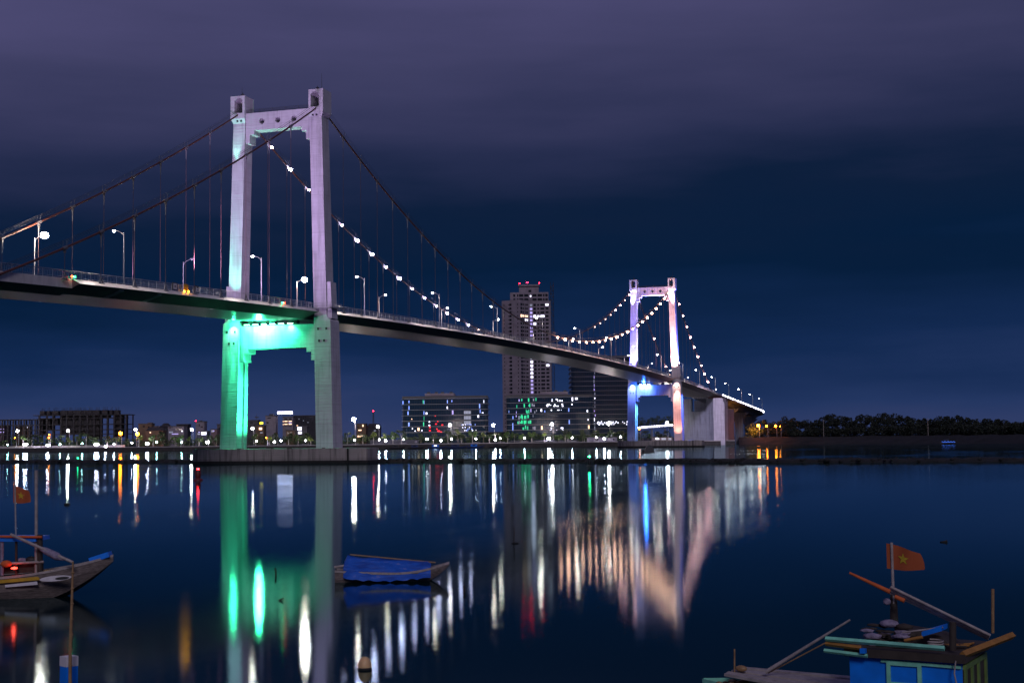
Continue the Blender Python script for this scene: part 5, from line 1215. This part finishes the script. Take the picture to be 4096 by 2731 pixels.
mb.ball((c.x-.02, .5, zr+.30), .12, 0, 2, (1.2,1,.5)); mb.build('net_heap', [MT['net'], MT['darkwood']], RB)
c0, c1 = q3(3690,2532,.3), q3(3770,2512,.3); MB().hexa([(c0.x,.25,c0.z-.04),(c1.x,.25,c1.z-.03),(c1.x,.6,c1.z-.03),(c0.x,.6,c0.z-.04),(c0.x,.25,c0.z+.03),(c1.x,.25,c1.z+.04),(c1.x,.6,c1.z+.04),(c0.x,.6,c0.z+.03)]).build('blue_crate', MT['blue_paint'], RB)
MB().tube([q3(3610,2528,.28), q3(3772,2508,.28)], .014, 6).build('stick', MT['pale_wood'], RB); MB().tube([q3(3618,2560,.2), q3(3690,2546,.2)], .025, 6).build('stick', MT['ochre_wood'], RB)
MB().hexa([(-wl*.78,.75,zr),(-wl*.2,.7,zr),(-wl*.2,1.3,zr),(-wl*.78,1.3,zr),(-wl*.7,.85,zr+.2),(-wl*.3,.8,zr+.12),(-wl*.3,1.2,zr+.14),(-wl*.7,1.2,zr+.22)]).build('folded_canvas', MT['darkwood'], RB)
for k in range(4): MB().tube([(-wl*.62+.1*k,.12+.1*k,zr+.02),(-wl*.25+.12*k,.3+.12*k,zr+.05),(-.05,.5+.15*k,zr+.03)], .018, 6).build('roof_batten', MT['ochre_wood' if k % 2 else 'darkwood'], RB)
rp_ = []
for k in range(40): rp_.append((-.42+.11*math.cos(k*.55), .25+.09*math.sin(k*.55), zr+.02+.003*k))
MB().tube(rp_, .012, 5).build('rope', MT['pale_wood'], RB)
MB().tube([(-.06,-.12,zt+.05),(-.08,-.14,zt-.12),(-.05,-.13,zt-.3)], .012, 5).build('rope_end', MT['pale_wood'], RB)
# hull and foredeck
tip = Vector(q3(2815,2720,.75)); fb = Vector(q3(2975,2671,1.15)); fc = Vector(q3(3344,2724,1.35)); fd = Vector(q3(3400,2650,1.4))
zd0, zd1 = fb.z, fc.z
hl = 6.6; hb = hull(hl, 1.9, lambda t: zd1-.02+(tip.z-zd1+.06)*max(0,(t-.35)/.65)**1.4, .35, bowrise=2.4).build('hull', [MT['hullwood'], MT['darkwood'], MT['mint']], RB)
hb.location = (tip.x+hl/2, .72, 0); hb.rotation_euler = (0,0,PI)
mb = MB(); nP = 7
for k in range(nP):     # fore-and-aft planks
    a0, a1 = k/nP, (k+.94)/nP
    def dp(a, f): return Vector((tip.x+.5+f*(-wl-.06-tip.x-.5), .72+(a-.5)*(.7+.95*min(1., f*1.6)), zd0+.03+(zd1-zd0)*f*.8+.012*math.sin(k*2.3)))
    p8 = [dp(a0,0), dp(a0,1), dp(a1,1), dp(a1,0)]
    mb.hexa([p-Vector((0,0,.04)) for p in p8]+p8)
mb.build('foredeck', MT['pale_wood'], RB)
MB().tube([q3(3062,2686,.5), q3(3400,2478,.5)], [.03,.016], 8).build('oar', MT['pale_wood'], RB)
MB().tube([q3(3072,2690,.6), q3(3320,2560,.6)], .012, 6).build('stick', MT['bamboo'], RB)
MB().tube([q3(2938,2594,.6), q3(2938,2690,.6)], .014, 6).build('bow_stake', MT['bamboo'], RB)
c = q3(2965,2672,.6); mb = MB()
for k in range(10): mb.ball((c.x+rb.uniform(-.35,.15), .6+rb.uniform(-.2,.2), .76+rb.uniform(0,.06)), rb.uniform(.03,.07), 0, 1, (1.5,1,.6))
mb.ball(c, .065, 0, 2, (1.5,1,.8)); mb.build('rope_coil', MT['bamboo'], RB)

# --- mooring pile and bamboo stake, lower left
D = 25.; p = ground(274, D, 0); t = thing('mooring_pile', 'blue square mooring pile with white top band and painted-in orange sidelight, lower left corner', 'mooring pile', p, VIEWROT+.785)
zt2 = CZ+(horizon(274)-2622)*D/F; zb2 = CZ+(horizon(274)-2661)*D/F; w = .112
MB().box(-w,w,-w,w,-1.5,zb2).build('post', [MT['blue_paint']], t)
mb = MB(); mb.box(-w-.004,w+.004,-w-.004,w+.004,zb2,zt2,0); o = mb.build('top_band', [MT['white'], MT['yellow']], t)
for f in o.data.polygons:
    if f.normal.x > .5: f.material_index = 1  # warm light on the right face put into the band as yellow paint
D = 24.6; p = ground(281, D, 0); t = thing('bamboo_stake', 'tall bent bamboo stake standing before the blue mooring pile', 'bamboo stake', p, VIEWROT)
zt3 = CZ+(horizon(292)-2245)*D/F; pb = PX(t)
mb = MB(); pts3 = [pb(280,2790), pb(281,2600), pb(287,2420), pb(292,2245)]; mb.tube([(pts3[0].x,0,-1)]+pts3, [.032,.032,.03,.026,.016], 8)
for k in range(9):
    s_ = k/8; z = .3+(zt3-.5)*s_; xx = pts3[1].x+(pts3[3].x-pts3[1].x)*s_; mb.lathe([(.028,z-.012),(.036,z),(.028,z+.012)], (xx,0,0), 8)
mb.build('cane', MT['bamboo'], t)

# --- floats, buoys, stakes
D = 29.1; p = ground(1459, D, 0); t = thing('float_buoy', 'round orange and white plastic float low in the middle foreground', 'float', p)
MB().lathe([(.03,-.1),(.125,-.03),(.138,.05),(.13,.13),(.10,.20),(.055,.245),(.01,.255)], (0,0,0), 24).build('float_body', MT['orange_buoy'], t)
MB().lathe([(.132,-.04),(.141,.0),(.141,.03),(.137,.045)], (0,0,0), 24).build('algae_band', MT['rock'], t)
def nav_buoy(x, y, lab, col, em, w, hgt, nm='navigation_buoy'):
    p = onz(x, y, 0); t = thing(nm, lab, 'buoy', p)
    b_ = mat('buoy_'+nm+lab[:5], col, .5, noise=.3)
    MB().lathe([(w*.2,-.3),(w*.5,-.1),(w*.5,.14),(w*.42,.2),(w*.24,.3),(w*.24,.34)], (0,0,0), 16).build('float_ring', b_, t)
    MB().lathe([(w*.26,.34),(w*.30,.42),(w*.30,hgt*.8),(w*.24,hgt*.86),(w*.1,hgt*.9)], (0,0,0), 14).build('body', b_, t)
    MB().lathe([(w*.13,hgt*.9),(w*.13,hgt)], (0,0,0), 10).build('lantern', em, t)
    return t
nav_buoy(792, 1921, 'red navigation buoy with a lit red lantern below the green tower leg', (.16,.012,.012), emit('buoy_red', (1.,.015,.02), 45), 1.15, 1.5)
nav_buoy(2358, 1866, 'dark navigation buoy with a lit green lantern left of the blue tower reflection', (.012,.02,.018), emit('buoy_green', (.02,1.,.35), 70), 1.1, 1.75)
nav_buoy(311, 1856, 'small dark navigation buoy with a tiny green lantern left of the near pier', (.012,.02,.018), emit('buoy_green_dim', (.02,1.,.35), 22), 1.0, 1.5)
p = onz(268, 2018, 0); t = thing('fishing_float', 'flat dark float on a white lamp reflection left of the green tower', 'float', p)
MB().lathe([(.14,-.05),(.22,0),(.22,.09),(.17,.13)], (0,0,0), 14).build('disc', MT['rock'], t)
MB().tube([(0,0,.1),(.03,0,.32)], .025, 6).build('stick', MT['darkwood'], t)
def stake(x, yb, x2, yt, lab, r=.03, float_=False):
    p = onz(x, yb, 0); t = thing('stake', lab, 'stake', p, VIEWROT); pp = PX(t); e = pp(x2, yt)
    MB().tube([(-e.x*.15,0,-e.z*.3),(0,0,0),(e.x*.6+.01,0,e.z*.6),e], [r,r,r*.95,r*.8], 7).build('pole', MT['darkwood'], t)
    if float_: MB().ball((.06,0,.02), .09, 0, 1, (2.2,1,.5)).build('float', MT['rock'], t)
stake(1104, 2302, 1100, 2270, 'short dark stake standing in the green light reflection', .035)
stake(1116, 2401, 1133, 2391, 'tiny dark twig poking up in the green reflection', .03)
stake(2055, 2173, 2056, 2107, 'thin stake with a small float below the apartment tower reflection', .022, True)
stake(1858, 2366, 1856, 2340, 'short dark stake right of the tarpaulin boat', .035)
stake(3770, 2168, 3788, 2160, 'small dark drift stake alone on the right water', .03, True)
stake(2497, 1824, 2487, 1755, 'leaning pole before the foot of the blue leg', .07)
stake(2540, 1826, 2531, 1748, 'leaning pole with a crossbar right of the blue leg', .07)
stake(2735, 1826, 2738, 1755, 'upright pole before the foot of the pink leg', .06)
stake(3139, 1829, 3143, 1793, 'leaning pole on the breakwater with a white rag, far right', .06)
stake(2853, 1828, 2858, 1785, 'thin leaning pole before the anchorage block', .05)
# stilt shelter behind the breakwater
p = onz(2593, 1829, 0); t = thing('stilt_shelter', 'dark round-roofed shelter on stilts behind the breakwater at the far pier', 'shelter', p, VIEWROT); ps = PX(t)
l, r_ = ps(2567,1800), ps(2618,1800); zf = ps(2593,1813).z; zt4 = ps(2593,1779).z
for x in (l.x, l.x*.3, r_.x*.4, r_.x):
    MB().tube([(x,0,-1),(x,0,zf+.1)], .05, 6).build('stilt', MT['darkwood'], t)
MB().box(l.x-.1, r_.x+.1, -.5, 1.5, zf, zf+.1).build('platform', MT['darkwood'], t)
mb = MB(); K = 10; x0, x1 = l.x+.7, r_.x
mb.prism([((x0+x1)/2+(x1-x0)/2*math.cos(PI*k/K), zf+.1+(zt4-zf-.1)*math.sin(PI*k/K)) for k in range(K+1)], lambda q, y: (q[0], y, q[1]), -.4, 1.4); mb.build('roof', MT['blue_tarp' if False else 'dark_steel'], t)
MB().box(l.x+.05, l.x+.65, -.3, .6, zf-.1, zf+.85).build('barrel_stack', MT['black'], t)
# boats along the far shore
def small_boat(x, y, wpx, lab, hullm, cabm, D=None, lit=None, dx=0.):
    D = D or shoreD(x)-6; p = ground(x, D, 0); t = thing('moored_boat', lab, 'boat', p, VIEWROT, None); Lb = wpx*D/F
    hull(Lb, Lb*.24, lambda q: .8+.9*max(0,(q-.5)/.5)**2, .3, 14).build('hull', [hullm, MT['darkwood'], hullm], t)
    mb = MB(); mb.box(-Lb*.3, Lb*.05, -Lb*.08, Lb*.08, .8, 2.1); c = mb.build('cabin', cabm, t)
    MB().box(-Lb*.32, Lb*.07, -Lb*.09, Lb*.09, 2.1, 2.2).build('cabin_roof', hullm, t)
    MB().box(-Lb*.2, -Lb*.05, -Lb*.08-.03, -Lb*.08, 1.3, 1.8).build('cabin_window', GD if not lit else lit, c)
    MB().tube([(Lb*.12,0,.7),(Lb*.12,0,3.6)], .07, 5).build('mast', MT['darkwood'], t)
NB = mat('navy_boat_paint', (.012,.03,.11), .5); DB = mat('dark_boat_paint', (.02,.02,.025), .6)
small_boat(1590, 1790, 70, 'dark moored boat at the seawall left of the first glass office', DB, DB)
small_boat(1668, 1790, 74, 'dark moored boat below the left half of the first glass office', DB, NB)
small_boat(1752, 1790, 80, 'blue moored boat with a lit white cabin below the first glass office', NB, MT['blue_paint'], None, E_winw_refl)
small_boat(1832, 1790, 90, 'long navy moored boat below the bright lamp of the first glass office', NB, NB)
small_boat(1905, 1790, 72, 'navy moored boat with a blue cabin, below the right end of the red-paned glass office', NB, MT['blue_paint'])
small_boat(1998, 1790, 84, 'dark moored boat under black covers between the two glass offices', DB, DB)
small_boat(3792, 1770, 58, 'small boat strung with blue lights beside the right bank', DB, NB, bankD(3792)-14)
bl_ = [o for o in COL.objects if o.get('label', '').startswith('small boat strung')][0]
E_bl = emit('blue_string_light', (.06, .2, 1.), 2.2, False)
for k in range(14): MB().ball((-3+.46*k, -.9, .95+.25*(k % 3 == 0)), .14, 0, 1).build('string_light', E_bl, bl_)

# ------------------------------------------------------------------ render settings
S.view_settings.view_transform = 'Standard'; S.view_settings.look = 'None'; S.view_settings.gamma = 1; S.view_settings.exposure = 0
S.render.engine = 'CYCLES'
cy = S.cycles; cy.max_bounces = 6; cy.diffuse_bounces = 2; cy.glossy_bounces = 3; cy.transmission_bounces = 2; cy.caustics_reflective = False; cy.caustics_refractive = False; cy.sample_clamp_indirect = .8; cy.use_denoising = True
